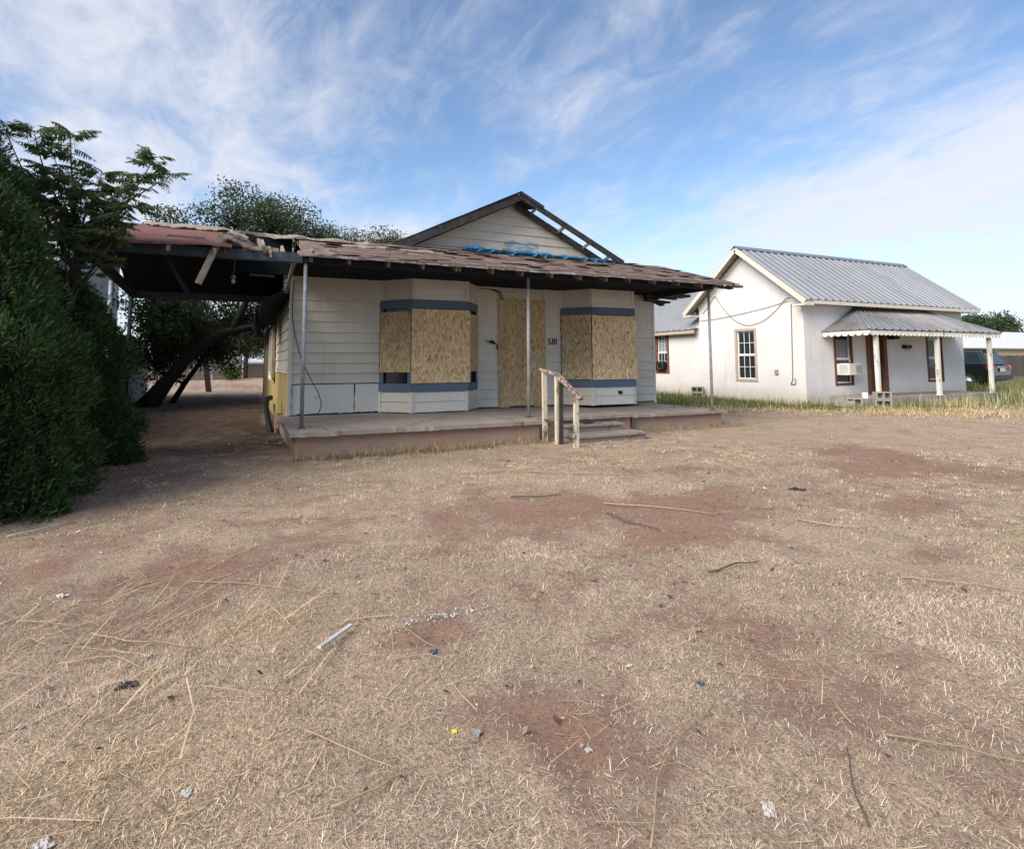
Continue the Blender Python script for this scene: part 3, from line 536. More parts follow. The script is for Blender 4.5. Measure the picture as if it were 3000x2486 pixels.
def bay(b):
    """angled bay: plan points, boards above and below, blue bands, dark glass and strand board sheets"""
    bo = 0.0
    faces = [(b[0], b[1]), (b[1], b[2]), (b[2], b[3])]
    for fi, (p, q) in enumerate(faces):
        p = Vector((p[0], p[1], 0)); q = Vector((q[0], q[1], 0)); t = (q - p).normalized(); n = Vector((t.y, -t.x, 0)); ln = (q - p).length
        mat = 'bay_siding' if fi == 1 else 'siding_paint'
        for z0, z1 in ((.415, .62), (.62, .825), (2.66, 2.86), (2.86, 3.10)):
            board(house, p + t * .03, q - t * .03, z0, z1 + .006, n, mat, 'bay_board', lip=.024)
        def fbox(u0, u1, z0, z1, o0, o1, name, m, parent=house, bev=0.0):
            a = p + t * u0; c = p + t * u1
            vs = [a + n * o0, c + n * o0, c + n * o1, a + n * o1]
            return MB().add([v + Vector((0, 0, z)) for z in (z0, z1) for v in vs], [(3, 2, 1, 0), (4, 5, 6, 7), (0, 1, 5, 4), (1, 2, 6, 5), (2, 3, 7, 6), (3, 0, 4, 7)]).build(name, m, parent, bev)
        e = .012
        fbox(-e, ln + e, 2.49, 2.665, 0, .034, 'blue_head_band', 'blue_trim', bev=.003)
        fbox(-e, ln + e, .82, .985, 0, .034, 'blue_sill_band', 'blue_trim', bev=.003)
        fbox(.0, .09, .985, 2.49, 0, .024, 'blue_stile', 'blue_trim'); fbox(ln - .09, ln, .985, 2.49, 0, .025, 'blue_stile', 'blue_trim')
        g = fbox(.085, ln - .085, .985, 2.49, -.05, -.03, 'window', 'dark_glass')
        fbox(.088, ln - .088, 1.70, 1.76, -.03, -.005, 'meeting_rail', 'blue_trim', g)
        # corner strips above and below
        for z0, z1 in ((.412, .82), (2.665, 3.09)):
            fbox(-.01, .045, z0, z1, .0, .030, 'bay_corner_strip', 'corner_trim'); fbox(ln - .045, ln + .012, z0 + .001, z1 - .001, .0, .0285, 'bay_corner_strip', 'corner_trim')
        nails = MB()
        for (zz_, uu) in [(z_, u_) for z_ in (1.24, 1.5, 1.8, 2.1, 2.38) for u_ in (.07, ln - .05)] + ([(z_, ln / 2) for z_ in (1.06, 2.43)] if fi == 1 else []):
            a_ = p + t * uu + n * .05; nails.tube([a_ + Vector((0, 0, zz_)), a_ + n * .006 + Vector((0, 0, zz_))], .008, 6)
        nails.build('screw_heads', 'cable', house)
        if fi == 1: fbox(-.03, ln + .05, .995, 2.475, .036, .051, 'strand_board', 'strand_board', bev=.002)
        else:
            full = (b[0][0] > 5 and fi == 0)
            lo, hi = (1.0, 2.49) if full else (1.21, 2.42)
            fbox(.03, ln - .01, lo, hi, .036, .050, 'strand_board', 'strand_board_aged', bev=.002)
    # inner body of the bay, so that no light passes
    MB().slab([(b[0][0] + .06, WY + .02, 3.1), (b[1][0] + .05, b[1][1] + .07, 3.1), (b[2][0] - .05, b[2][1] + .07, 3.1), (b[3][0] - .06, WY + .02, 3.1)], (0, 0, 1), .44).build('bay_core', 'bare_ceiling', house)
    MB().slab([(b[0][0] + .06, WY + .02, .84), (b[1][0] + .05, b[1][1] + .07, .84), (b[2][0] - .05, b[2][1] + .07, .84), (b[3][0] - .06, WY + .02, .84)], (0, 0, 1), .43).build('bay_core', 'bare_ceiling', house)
bay([(1.86, WY), (2.37, 2.35), (3.53, 2.35), (3.96, WY)])
bay([(6.10, WY), (6.60, 2.35), (7.77, 2.35), (8.20, WY)])

def door_and_fittings():
    MB().box(4.47, 5.67, WY - .045, WY - .028, .405, 2.82).build('strand_board_door', 'strand_board_aged', house, .002)
    MB().box(4.5, 5.64, WY - .026, WY + .005, .405, 2.80).build('door_frame', 'corner_trim', house)
    MB().box(4.75, 5.35, WY - .07, WY - .047, .403, .43).build('door_gap_strip', 'dark_trim', house)
    # house number 510
    for ch, x in (('5', 5.725), ('1', 5.812), ('0', 5.888)):
        cu = bpy.data.curves.new('digit', 'FONT'); cu.body = ch; cu.size = .20; cu.extrude = .006; cu.offset = .0022
        tmp = bpy.data.objects.new('digit_tmp', cu); col.objects.link(tmp); dg = bpy.context.evaluated_depsgraph_get()
        me = bpy.data.meshes.new_from_object(tmp.evaluated_get(dg)); bpy.data.objects.remove(tmp); me.materials.clear()
        o = link_mesh('house_number_digit', me, 'digit_black', house); o.rotation_euler = (R(90), 0, 0)
        o.location = Vector((x, WY - .028, 1.81)) - root_loc(house)
    MB().box(5.818, 5.878, WY - .036, WY - .029, 1.806, 1.820).build('house_number_digit', 'digit_black', house)
    # torn lamp and its wires beside the door
    MB().tube([(4.16, WY - .03, 1.86), (4.22, WY - .06, 1.865), (4.28, WY - .1, 1.85)], [.008, .012, .012]).tube([(4.25, WY - .08, 1.86), (4.31, WY - .13, 1.845), (4.36, WY - .10, 1.82)], [.03, .038, .02], 8).build('wall_lamp', 'black_metal', house)
    for k in range(3):
        MB().tube([(4.34, WY - .1, 1.84), (4.39 + .01 * k, WY - .08, 1.82 - .01 * k), (4.43 + .012 * k, WY - .05, 1.76), (4.45 + .006 * k, WY - .04, 1.66 + .03 * k)], .005, 5).build('wire', 'black_cable', house)
    for dx in (0, .04, .08): MB().tube([(3.99 + dx * .2, WY - .035, 3.03), (4.28 + dx, WY - .045, 3.02), (4.47 + dx, WY - .05, 2.96), (4.52 + dx, WY - .05, 2.80)], .006, 5).build('wire', 'black_cable', house)
    # small vent box in the right bay and a junction on the left wall
    MB().box(7.28, 7.37, 2.30, 2.335, .655, .73).build('vent_hole', 'dark_trim', house); MB().box(7.27, 7.38, 2.315, 2.335, .73, .745).box(7.27, 7.38, 2.315, 2.335, .64, .655).build('vent_frame', 'corner_trim', house)
    # loose cable hanging at the left corner
    pts = [(.17, WY - .06, 3.0), (.15, WY - .06, 2.4), (.2, WY - .07, 2.0), (.32, WY - .2, 1.5), (.48, 2.2, 1.05), (.58, 2.1, .85), (.64, 2.2, .62), (.6, 2.4, .45)]
    P = [Vector(p) for p in pts]; out = []
    for i in range(len(P) - 1):
        for k in range(4):
            tt = k / 4; a, b_, c, d = P[max(i - 1, 0)], P[i], P[i + 1], P[min(i + 2, len(P) - 1)]
            out.append(.5 * ((2 * b_) + (c - a) * tt + (2 * a - 5 * b_ + 4 * c - d) * tt * tt + (3 * b_ - a - 3 * c + d) * tt ** 3))
    out.append(P[-1]); MB().tube(out, .008, 5).build('hanging_cable', 'black_cable', house)
door_and_fittings()

def porch():
    # floor slabs (the right one has sunk) over a red stained base
    def chipped(name, x0, x1, y0, y1, z0, z1, seed):
        rnd = random.Random(seed); n = int((x1 - x0) / .07); fr = []
        for i in range(n + 1):
            chip = .035 * rnd.random() if rnd.random() < .10 else 0.0; fr.append((x0 + (x1 - x0) * i / n, y0 + rnd.uniform(0, .007) + chip, z1 - chip * .35 + rnd.uniform(-.003, .002)))
        k = n + 1; V = fr + [(x, y0 + rnd.uniform(.002, .012), z0 + rnd.uniform(-.004, .006)) for x, y, z in fr] + [(x, y1, z1) for x, y, z in fr] + [(x, y1, z0) for x, y, z in fr]; F = []
        for i in range(n): F += [(i, i + 1, k + i + 1, k + i), (i, 2 * k + i, 2 * k + i + 1, i + 1), (k + i, k + i + 1, 3 * k + i + 1, 3 * k + i), (2 * k + i, 3 * k + i, 3 * k + i + 1, 2 * k + i + 1)]
        F += [(0, k, 3 * k, 2 * k), (n, 2 * k + n, 3 * k + n, k + n)]
        return MB().add(V, F).build(name, 'porch_concrete', house)
    chipped('porch_floor', -.05, 4.05, -.05, 2.90, .335, .40, 3); chipped('porch_floor', 4.05, 6.2, .34, 2.90, .335, .397, 4); chipped('sunken_floor_slab', 6.23, 8.80, .50, 2.90, .30, .355, 5)
    def rough_face(name, x0, x1, y0, y1, z0, z1, mat):
        nx = max(2, int((x1 - x0) / .09)); nz = 4; V = []; F = []
        for j in range(nz + 1):
            for i in range(nx + 1): V.append((x0 + (x1 - x0) * i / nx, y0 + (mnoise.noise(Vector((i * .31, j * .7, x0))) * .012 if 0 < i < nx else 0), z0 + (z1 - z0) * j / nz))
        for j in range(nz):
            for i in range(nx): a = j * (nx + 1) + i; F.append((a, a + 1, a + nx + 2, a + nx + 1))
        b = len(V); V += [(x0, y1, z0), (x1, y1, z0), (x1, y1, z1), (x0, y1, z1)]; bl, br, tl, tr = 0, nx, nz * (nx + 1), (nz + 1) * (nx + 1) - 1
        F += [tuple(range(tl, tr + 1)) + (b + 2, b + 3), tuple(range(nx, -1, -1)) + (b, b + 1), (b + 1, b, b + 3, b + 2), tuple(j * (nx + 1) for j in range(nz + 1)) + (b + 3, b), tuple(j * (nx + 1) + nx for j in range(nz, -1, -1)) + (b + 1, b + 2)]
        MB().add(V, F).build(name, mat, house)
    rough_face('porch_base',   .03, 4.00, .045, 4.6, -.15, .334, 'red_base'); rough_face('porch_base', 6.28, 8.72, .60, 2.9, -.15, .299, 'red_base'); rough_face('porch_base', 4.0, 6.2, .44, 2.9, -.15, .334, 'red_base')
    # seam and broken corner next to the steps
    MB().slab([(6.205, .45, .34), (6.26, .44, .36), (6.25, .5, .02), (6.2, .47, .0)], (0, -1, 0), .06).build('broken_joint', 'dark_trim', house)
    # three concrete steps
    for x0, x1, y0, y1, z1 in ((4.58, 5.82, .10, .40, .268), (4.44, 5.98, -.40, .095, .142)):
        t_ = MB().box(x0, x1, y0, y1, z1 - .045, z1).build('step', 'porch_concrete', house, .010); MB().box(x0 + .04, x1 - .04, y0 + .045, y1, -.15, z1 - .046).build('riser', 'porch_concrete', t_)
    MB().slab([(5.0, .2, .272), (5.35, .18, .272), (5.45, .3, .272), (5.3, .37, .272), (5.05, .34, .272)], (0, 0, 1), .003).build('hole_shade_patch', 'dark_trim', house)  # flat dark patch painting the shade inside a broken-out hole
    MB().slab([(5.28, .2, .285), (5.42, .22, .29), (5.4, .34, .28), (5.27, .33, .275)], (0, 0, 1), .03).build('loose_chunk', 'porch_concrete', house)
    # steel pipe posts
    for x, lean in ((.165, .0), (4.09, .0), (8.50, .0)):
        zb = .355 if x > 6 else .40
        p = MB().tube([(x, .63, zb), (x + lean, .63, 2.975)], .03, 12).build('post', 'grey_pipe' if x < 1 else 'galvanized_pipe', house)
        MB().box(x - .06, x + .06, .57, .69, zb + .001, zb + .012).build('base_plate', 'rust', p, .003)
    # beam, ceiling, rafters
    MB().box(.14, 8.60, .575, .685, 2.97, 3.135).build('porch_beam', 'dark_trim', house, .006)
    MB().box(8.49, 8.595, .69, 2.88, 2.96, 3.12).build('end_beam', 'dark_trim', house, .006)
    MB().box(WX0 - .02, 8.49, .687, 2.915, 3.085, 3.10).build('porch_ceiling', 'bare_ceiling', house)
    MB().slab([(8.56, .7, 3.0), (8.56, 2.9, 3.0), (8.56, 2.9, 3.82), (8.56, .7, 3.15)], (1, 0, 0), .03).build('end_boards', 'dark_trim', house)
    for x in [.22, .79, 1.41, 2.0, 2.58, 2.66, 3.25, 3.84, 4.45, 5.05, 5.64, 6.23, 6.84, 7.45, 8.03, 8.62]:
        y0 = .34 + random.uniform(-.03, .05); MB().bar((x, y0, roofz(y0) - .095), (x, 2.86, roofz(2.86) - .095), .042, .095, j=.003).build('rafter', 'weathered_wood', house)
    # eave board with its pale torn edge
    n = 46; up_, dn = [], []
    for i in range(n + 1):
        x = .17 + (8.98 - .17) * i / n; w = mnoise.noise(Vector((x * 1.3, 2, 0))) * .018
        up_.append((x, .185 + random.uniform(-.008, .008), RZ0 - .002 + w)); dn.append((x, .20, RZ0 - .032 + w - random.uniform(0, .014)))
    V = up_ + dn + [(x, y + .05, z + .012) for x, y, z in up_] + [(x, y + .04, z + .012) for x, y, z in dn]; k = n + 1; F = []
    for i in range(n): F += [(i, i + 1, k + i + 1, k + i), (2 * k + i, 2 * k + i + 1, i + 1, i), (3 * k + i, k + i, k + i + 1, 3 * k + i + 1)]
    MB().add(V, F).build('eave_edge', 'lath', house)
porch()

def sheet(name, mat, parent, x0, x1, y0, y1, zf, nx, ny, t=.025, rag=.05, wav=.02, drop=None, seed=0):
    """a thin sheet over a slope with ragged borders and sag"""
    rnd = random.Random(seed); V = []; keep = {}; B = []
    for j in range(ny + 1):
        for i in range(nx + 1):
            x = x0 + (x1 - x0) * i / nx; y = y0 + (y1 - y0) * j / ny
            if i in (0, nx): x += rnd.uniform(-rag, rag)
            if j in (0, ny): y += rnd.uniform(-rag, rag)
            z = zf(x, y) + mnoise.noise(Vector((x * 1.7, y * 1.7, seed))) * wav + mnoise.noise(Vector((x * 6, y * 6, seed + 3))) * wav * .35; V.append((x, y, z))
    n0 = len(V); V += [(x, y, z - t) for x, y, z in V]; F = []; cells = set()
    for j in range(ny):
        for i in range(nx):
            if not (drop and drop(x0 + (x1 - x0) * (i + .5) / nx, y0 + (y1 - y0) * (j + .5) / ny)): cells.add((i, j))
    g = lambda i, j: j * (nx + 1) + i
    for i, j in cells:
        a, b, c, d = g(i, j), g(i + 1, j), g(i + 1, j + 1), g(i, j + 1); F += [(a, b, c, d), (d + n0, c + n0, b + n0, a + n0)]
        for (di, dj, p, q) in ((0, -1, a, b), (1, 0, b, c), (0, 1, c, d), (-1, 0, d, a)):
            if (i + di, j + dj) not in cells: F.append((q, p, p + n0, q + n0))
    used = sorted({v for f in F for v in f}); mp = {v: i for i, v in enumerate(used)}
    return MB().add([V[v] for v in used], [tuple(mp[v] for v in f) for f in F]).build(name, mat, parent)

def porch_roof():
    zf = lambda x, y: roofz(y) - .012
    deck = sheet('porch_roof', 'torn_felt', house, .14, 9.0, .2, RYT, zf, 60, 14, .03, .05, .012, None, 5)
    # shingle tabs, many torn on the left
    V = []; F = []; ys = .17; c = 0
    while ys < RYT - .04:
        x = .12 + random.uniform(0, .3)
        while x < 8.98:
            w = random.uniform(.28, .32); x1 = min(x + w - .006, 9.02)
            tear = fbm(x, ys, 1.3, 3) + .5 * math.exp(-((x - .2) / .9) ** 2) + .22 * math.exp(-((ys - 2.6) / .4) ** 2) * (x < 2.6)
            if tear < (.80 if x < 1.6 else .99) and random.random() > .006:
                y0, y1 = ys + random.uniform(-.005, .005), ys + .23; curl = random.random() ** 14 * .05; z0 = roofz(y0) + .010 + curl; z1 = roofz(min(y1, RYT)) + .004; y1 = min(y1, RYT)
                wv = mnoise.noise(Vector((x * 1.7, ys * 1.7, 5))) * .012
                p = [(x, y0, z0 + wv), (x1, y0 + random.uniform(-.008, .008), z0 + wv + random.uniform(-.004, .01)), (x1, y1, z1 + wv), (x, y1, z1 + wv)]; b = len(V)
                V += p + [(q[0], q[1] + .004, q[2] - .008) for q in p[:2]]; F += [(b, b + 1, b + 2, b + 3), (b, b + 4, b + 5, b + 1)]
            x += w
        ys += .135
    o = MB().add(V, F).build('shingles', 'shingle', house); o['kind'] = 'stuff'
    # torn felt and split boards around the left end
    sheet('torn_roof_strip', 'pale_wood', house, -.35, 1.5, 2.25, 2.62, lambda x, y: roofz(y) + .035 + .02 * math.sin(x * 9), 14, 3, .015, .07, .03, None, 8)
    sheet('torn_roof_strip', 'pale_wood', house, .9, 2.6, 1.62, 1.86, lambda x, y: roofz(y) + .03, 14, 2, .012, .06, .02, None, 9)
    sheet('torn_roof_strip', 'torn_felt', house, 1.9, 3.2, 2.3, 2.5, lambda x, y: roofz(y) + .03, 10, 2, .012, .05, .02, None, 10)
    sheet('torn_roof_flap', 'torn_felt', house, .02, .55, .12, .75, lambda x, y: roofz(y) + .03 - .25 * max(0, .25 - x), 6, 6, .02, .06, .05, lambda x, y: random.random() < .1, 12)
    MB().bar((.19, .16, 3.04), (.24, .62, 3.16), .05, .09, j=.01).build('broken_rafter_end', 'pale_wood', house)
    # ridge cap toward the right and the splintered corner
    MB().slab([(7.3, 2.86, roofz(2.86) + .03), (9.0, 2.80, roofz(2.8) - .03), (9.0, 2.95, roofz(2.9) - .03), (7.3, 3.0, roofz(2.9) + .03)], (0, 0, 1), .04).build('ridge_board', 'charred_wood', house)
    for a, b, w, h in (((8.7, .24, 3.03), (9.14, .35, 3.015), .16, .035), ((8.3, .25, 3.00), (9.0, .45, 2.98), .1, .03), ((8.98, .3, 3.03), (9.03, 2.85, 3.80), .09, .05), ((8.3, 2.5, 3.03), (9.22, 2.55, 2.99), .12, .06), ((8.35, 2.62, 2.98), (8.98, 2.75, 2.84), .14, .04), ((8.6, 1.5, 3.06), (9.05, 1.8, 3.12), .14, .03), ((8.5, 2.3, 3.02), (9.28, 2.2, 3.01), .42, .05), ((8.45, 2.7, 2.94), (9.05, 2.66, 2.90), .3, .05)):
        MB().bar(a, b, w, h, j=.015).build('splintered_board', 'charred_wood', house)
    # rear slope of the porch roof
    MB().slab([(.2, 2.9, 3.83), (8.95, 2.9, 3.83), (8.95, 5.2, 3.15), (.2, 5.2, 3.15)], (0, .28, 1), .03).build('rear_roof_slope', 'dark_shingle', house)
porch_roof()

def gable_roof():
    ax, az, sl = 4.81, 5.17, .49
    zl = lambda x: az - sl * abs(x - ax)
    # main roof behind, running back
    for s in (-1, 1):
        xe = ax + (4.3 if s > 0 else -5.2)
        MB().slab([(ax, 3.0, zl(ax)), (xe, 3.0, zl(xe)), (xe, 16.6, zl(xe)), (ax, 16.6, zl(ax))] if s > 0 else [(xe, 3.0, zl(xe)), (ax, 3.0, zl(ax)), (ax, 16.6, zl(ax)), (xe, 16.6, zl(xe))], (0, 0, 1), .05).build('main_roof', 'dark_shingle', house)
    # left front overhang with thick charred rake board
    x0 = 1.98
    MB().slab([(x0, 2.5, zl(x0)), (ax, 2.5, zl(ax)), (ax, 3.02, zl(ax) + .003), (x0, 3.02, zl(x0) + .003)], (0, 0, 1), .04).build('gable_overhang', 'dark_shingle', house)
    n = 6
    for i in range(n):
        xa = x0 + (ax - x0) * i / n + (.004 if i else 0); xb = x0 + (ax - x0) * (i + 1) / n
        MB().bar((xa, 2.49 + random.uniform(-.006, .006), zl(xa) - .085), (xb, 2.49, zl(xb) - .085), .035, .19, j=.004).build('rake_board', 'charred_wood', house)
    MB().bar((x0 + .05, 2.53, zl(x0) + .02), (ax + .02, 2.5, zl(ax) + .022), .12, .02, j=.006).build('rake_shingle_edge', 'dark_shingle', house)
    MB().bar((2.55, 2.86, zl(2.55) - .12), (ax, 2.86, zl(ax) - .12), .07, .12, j=.004).build('inner_rafter', 'dark_trim', house)
    # right overhang: two bare rafters with blocking, the sheathing gone
    xe = 7.62
    MB().bar((ax + .02, 2.50, zl(ax) - .05), (xe, 2.50, zl(xe) - .02), .045, .12, j=.008).build('bare_rafter', 'charred_wood', house)
    MB().bar((ax + .02, 2.47, zl(ax) + .02), (ax + .62, 2.48, zl(ax + .62) + .035), .05, .07, j=.012).build('broken_rake_piece', 'charred_wood', house)
    MB().bar((ax + .05, 2.80, zl(ax + .05) - .17), (xe - .2, 2.80, zl(xe - .2) - .17), .05, .14, j=.008).build('bare_rafter', 'charred_wood', house)
    MB().bar((ax + .1, 2.86, zl(ax + .1) - .09), (xe - .5, 2.9, zl(xe - .5) - .10), .03, .06, j=.008).build('splintered_edge', 'weathered_wood', house)
    for f in (.16, .42, .66, .86): x = ax + (xe - ax) * f; MB().bar((x, 2.49, zl(x) - .06), (x, 2.86, zl(x) - .15), .045, .06, j=.006).build('blocking', 'weathered_wood', house)
    MB().slab([(ax, 2.52, zl(ax) - .01), (ax + .5, 2.52, zl(ax + .5) - .01), (ax + .38, 3.02, zl(ax + .38)), (ax, 3.02, zl(ax))], (0, 0, 1), .035).build('sheathing_remnant', 'charred_wood', house)
    # hanging black felt at the side eave
    V = []; F = []; ny = 10
    for i in range(ny + 1):
        y = 4.9 + 1.5 * i / ny; V += [(-.42, y, zl(-.4) + .05), (-.44 + .05 * math.sin(i * 2.1), y, 2.35), (-.40 + .08 * math.sin(i * 1.3), y, 1.98 + .03 * (i % 3) + .045 * i * (i > 3))]
    for i in range(ny): a = i * 3; F += [(a, a + 3, a + 4, a + 1), (a + 1, a + 4, a + 5, a + 2)]
    V2 = V + [(x + .02, y, z) for x, y, z in V]; k = len(V); F2 = F + [tuple(q + k for q in f[::-1]) for f in F]
    MB().add(V2, F2).build('hanging_felt', 'dark_trim', house)
    MB().box(-.40, -.36, 3.0, 16.5, 2.45, 2.58).build('side_eave_board', 'dark_trim', house)
gable_roof()

def tarp():
    r = empty('blue_tarp', (5.6, 2.75, 3.85), 'crumpled blue plastic tarp lying along the foot of the gable wall', 'tarp')
    V = []; F = []; n = 90; m = 6
    for i in range(n + 1):
        t = i / n; x = 3.55 + 4.15 * t; thin = .35 + .65 * abs(mnoise.noise(Vector((x * 1.9, 0, 4)))) * 1.6
        for k in range(m):
            a = math.pi * 2 * k / m; rr = (.035 + .075 * thin) * (1 + .6 * mnoise.noise(Vector((x * 5, k * 1.3, 7))))
            if i in (0, n): rr *= .15
            y = 2.70 + rr * math.cos(a) * 1.4; V.append((x, y, roofz(2.70) + .035 + .03 * (1 - t) + rr * math.sin(a) * .8 - .10 * max(0, t - .88) * 8 * .35))
    for i in range(n):
        for k in range(m): F.append((i * m + k, i * m + (k + 1) % m, (i + 1) * m + (k + 1) % m, (i + 1) * m + k))
    MB().add(V, F).build('fold', 'blue_tarp', r)
    for j in range(9):
        x = 3.7 + .46 * j + random.uniform(-.1, .1); s = random.uniform(.08, .16)
        sheet('loose_fold', 'blue_tarp', r, x, x + s * 2.4, 2.56, 2.68, lambda a, b: roofz(b) + .05 + .04 * math.sin(a * 23 + b * 9), 6, 3, .004, .03, .03, None, 30 + j)
    MB().bar((4.42, 2.62, roofz(2.62) + .1), (4.62, 2.66, roofz(2.66) + .14), .05, .03).build('weight_board', 'weathered_wood', r)
tarp()

# ------------------------------------------------------------------ carport
def carport():
    r = empty('carport', (-1.4, 3.0, 0.05), 'sagging open carport with torn red roofing attached to the left of the boarded house', 'carport')
    X0, X1 = -2.95, .10
    zf = lambda x, y: roofz(y) if y < RYT else roofz(RYT) - RS * (y - RYT)
    MB().box(X0 + .12, X1 + .02, .575, .68, 2.965, 3.115).build('front_beam', 'beam_paint', r, .006)
    MB().box(X0 + .12, X1 - .1, 5.5, 5.6, 2.80, 2.97).build('rear_beam', 'beam_paint', r, .006)
    MB().bar((X0 + .2, .69, 3.04), (X0 + .15, 5.49, 2.86), .09, .15).build('side_beam', 'dark_trim', r)
    for x, y, zt in ((-2.78, .63, 2.965), (-2.84, 3.3, 2.87), (-2.86, 5.5, 2.80)):
        p = MB().tube([(x, y, float(gz(x, y)) - .05), (x, y, zt)], .038, 10).build('post', 'grey_pipe' if y < 5 else 'dark_trim', r)
    for i in range(6):
        x = X0 + .1 + i * .58
        if x > -.95: continue
        MB().bar((x, .28, zf(x, .28) - .075), (x, RYT, zf(x, RYT) - .075), .042, .085, j=.004).build('rafter', 'weathered_wood', r)
        MB().bar((x, RYT + .01, zf(x, RYT) - .075), (x, 5.7, zf(x, 5.7) - .075), .042, .085, j=.004).build('rafter', 'dark_trim', r)
    # decking and roofing, with the hole next to the house
    hole = lambda x, y: (x > -.98 + .12 * math.sin(y * 5) and y < 2.55) or (x > -.75 and y < 2.75)
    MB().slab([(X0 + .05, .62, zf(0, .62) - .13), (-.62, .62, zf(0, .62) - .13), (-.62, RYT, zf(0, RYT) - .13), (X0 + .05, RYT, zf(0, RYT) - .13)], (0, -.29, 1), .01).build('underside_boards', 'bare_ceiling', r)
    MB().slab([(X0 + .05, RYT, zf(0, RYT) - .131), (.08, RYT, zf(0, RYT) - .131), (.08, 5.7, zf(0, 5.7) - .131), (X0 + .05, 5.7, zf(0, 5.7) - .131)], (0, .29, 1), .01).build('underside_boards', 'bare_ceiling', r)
    sheet('red_roofing', 'red_roofing', r, X0, -.62, .30, RYT, lambda x, y: zf(x, y) + .01 - .02 * math.sin((x + 3) * 2.4) * (y < 1), 26, 16, .03, .04, .03, hole, 21)
    sheet('rear_roofing', 'torn_felt', r, X0, .1, RYT - .02, 5.75, lambda x, y: zf(x, y), 26, 12, .03, .04, .02, None, 22)
    sheet('torn_ridge_felt', 'pale_wood', r, -2.3, -.85, 2.42, 2.98, lambda x, y: zf(x, y) + .055, 18, 4, .02, .09, .06, None, 23)
    sheet('peeled_flap', 'torn_felt', r, -1.02, -.58, .45, 1.5, lambda x, y: zf(x, y) + .10 - .5 * max(0, x + .85) , 7, 9, .02, .07, .08, None, 24)
    sheet('peeled_flap', 'pale_wood', r, -.95, -.70, .7, 1.3, lambda x, y: zf(x, y) + .16 - .4 * max(0, x + .85), 4, 6, .015, .05, .05, None, 25)
    MB().bar((-.95, 2.85, 3.80), (.15, 2.85, 3.79), .05, .12, j=.004).build('ridge_board', 'weathered_wood', r)
    MB().slab([(-.98, 2.60, 3.05), (.10, 2.60, 3.05), (.10, 2.60, 3.74), (-.98, 2.60, 3.74)], (0, -1, 0), .02).build('dark_sheet', 'bare_ceiling', r)  # upright dark sheet behind the roof hole
    for a, b in (((-.43, .5, 3.10), (-.47, 1.5, 3.43)), ((-.36, .48, 3.04), (-.37, .95, 3.22)), ((-.47, .46, 3.12), (-.52, 1.0, 3.34)), ((-.17, .72, 3.12), (-.13, 1.8, 3.40)), ((-.75, .6, 3.13), (-.25, .62, 3.13))):
        MB().bar(a, b, .045, .075, j=.01).build('broken_rafter', 'pale_wood', r)
    MB().bar((-1.03, .52, 3.29), (-1.31, .42, 2.54), .085, .05, (0, 1, 0), j=.006).build('dangling_plank', 'pale_wood', r)
    MB().bar((-1.95, 1.9, 3.30), (-1.55, 2.4, 2.55), .07, .04, j=.005).build('hanging_board', 'dark_trim', r)
    MB().bar((-1.75, .75, 3.27), (-1.25, .72, 3.26), .03, .03, j=.006).build('loose_lath', 'weathered_wood', r)
    MB().tube([(-.85, 2.3, 3.4), (-.87, 2.3, 3.15), (-.88, 2.3, 2.93)], .006, 5).build('lamp_cord', 'cable', r)
    b = MB().tube([(-.88, 2.3, 2.95), (-.88, 2.3, 2.90), (-.88, 2.3, 2.885)], [.03, .045, .02], 8).build('lamp_holder', 'weathered_wood', r)
    MB().tube([(-.88, 2.3, 2.885), (-.88, 2.3, 2.85), (-.88, 2.3, 2.82), (-.88, 2.3, 2.80)], [.016, .033, .028, .008], 8).build('bulb', 'bulb_white', b)
    MB().bar((-.62, 2.6, 3.02), (-.2, 2.55, 3.0), .05, .04).build('ceiling_batten', 'beam_paint', r)
    for x in (-2.2, -1.78, -.99): MB().tube([(x, .565, 3.12), (x, .555, 3.06), (x + .02, .56, 3.03), (x + .04, .565, 3.06)], .007, 5).build('hook', 'pale_wood', r)
    # diagonal brace by the house corner
    MB().bar((.02, 1.0, 3.05), (.02, 2.7, 2.75), .05, .09).build('brace', 'weathered_wood', r)
carport()

# ------------------------------------------------------------------ handrail
def handrail():
    r = empty('stair_handrail', (4.15, -.35, .06), 'cream peeling wooden handrail with three posts beside the porch steps', 'handrail')
    g = lambda x, y: float(gz(x, y)) - .06
    MB().bar((4.06, -.05, g(4.06, -.05)), (4.05, -.05, 1.24), .085, .045, (0, 1, 0), j=.004).build('post', 'cream_peeling', r, .004)
    MB().bar((4.13, -.33, g(4.16, -.35)), (4.13, -.33, 1.17), .04, .07, (0, 1, 0), j=.004).build('post', 'cream_peeling', r, .003)
    p = MB().bar((4.19, -.35, g(4.16, -.35)), (4.19, -.36, 1.05), .07, .07, (0, 1, 0), j=.008).build('post', 'rail_stump', r, .004); p['label'] = 'dark weathered middle post'
    MB().bar((4.245, -.76, g(4.24, -.76)), (4.255, -.76, .82), .085, .05, (0, 1, 0), j=.004).build('post', 'cream_peeling', r, .004)
    MB().bar((4.02, .03, 1.275), (4.14, -.36, 1.19), .10, .045, j=.006).build('top_rail', 'rail_cap_wood', r, .004)
    MB().bar((4.135, -.345, 1.195), (4.29, -.86, .80), .10, .045, j=.006).build('top_rail', 'rail_cap_wood', r, .004)
    MB().bar((4.04, -.04, .42), (4.15, -.33, .33), .03, .035, j=.004).build('lower_rail', 'rail_stump', r)
handrail()

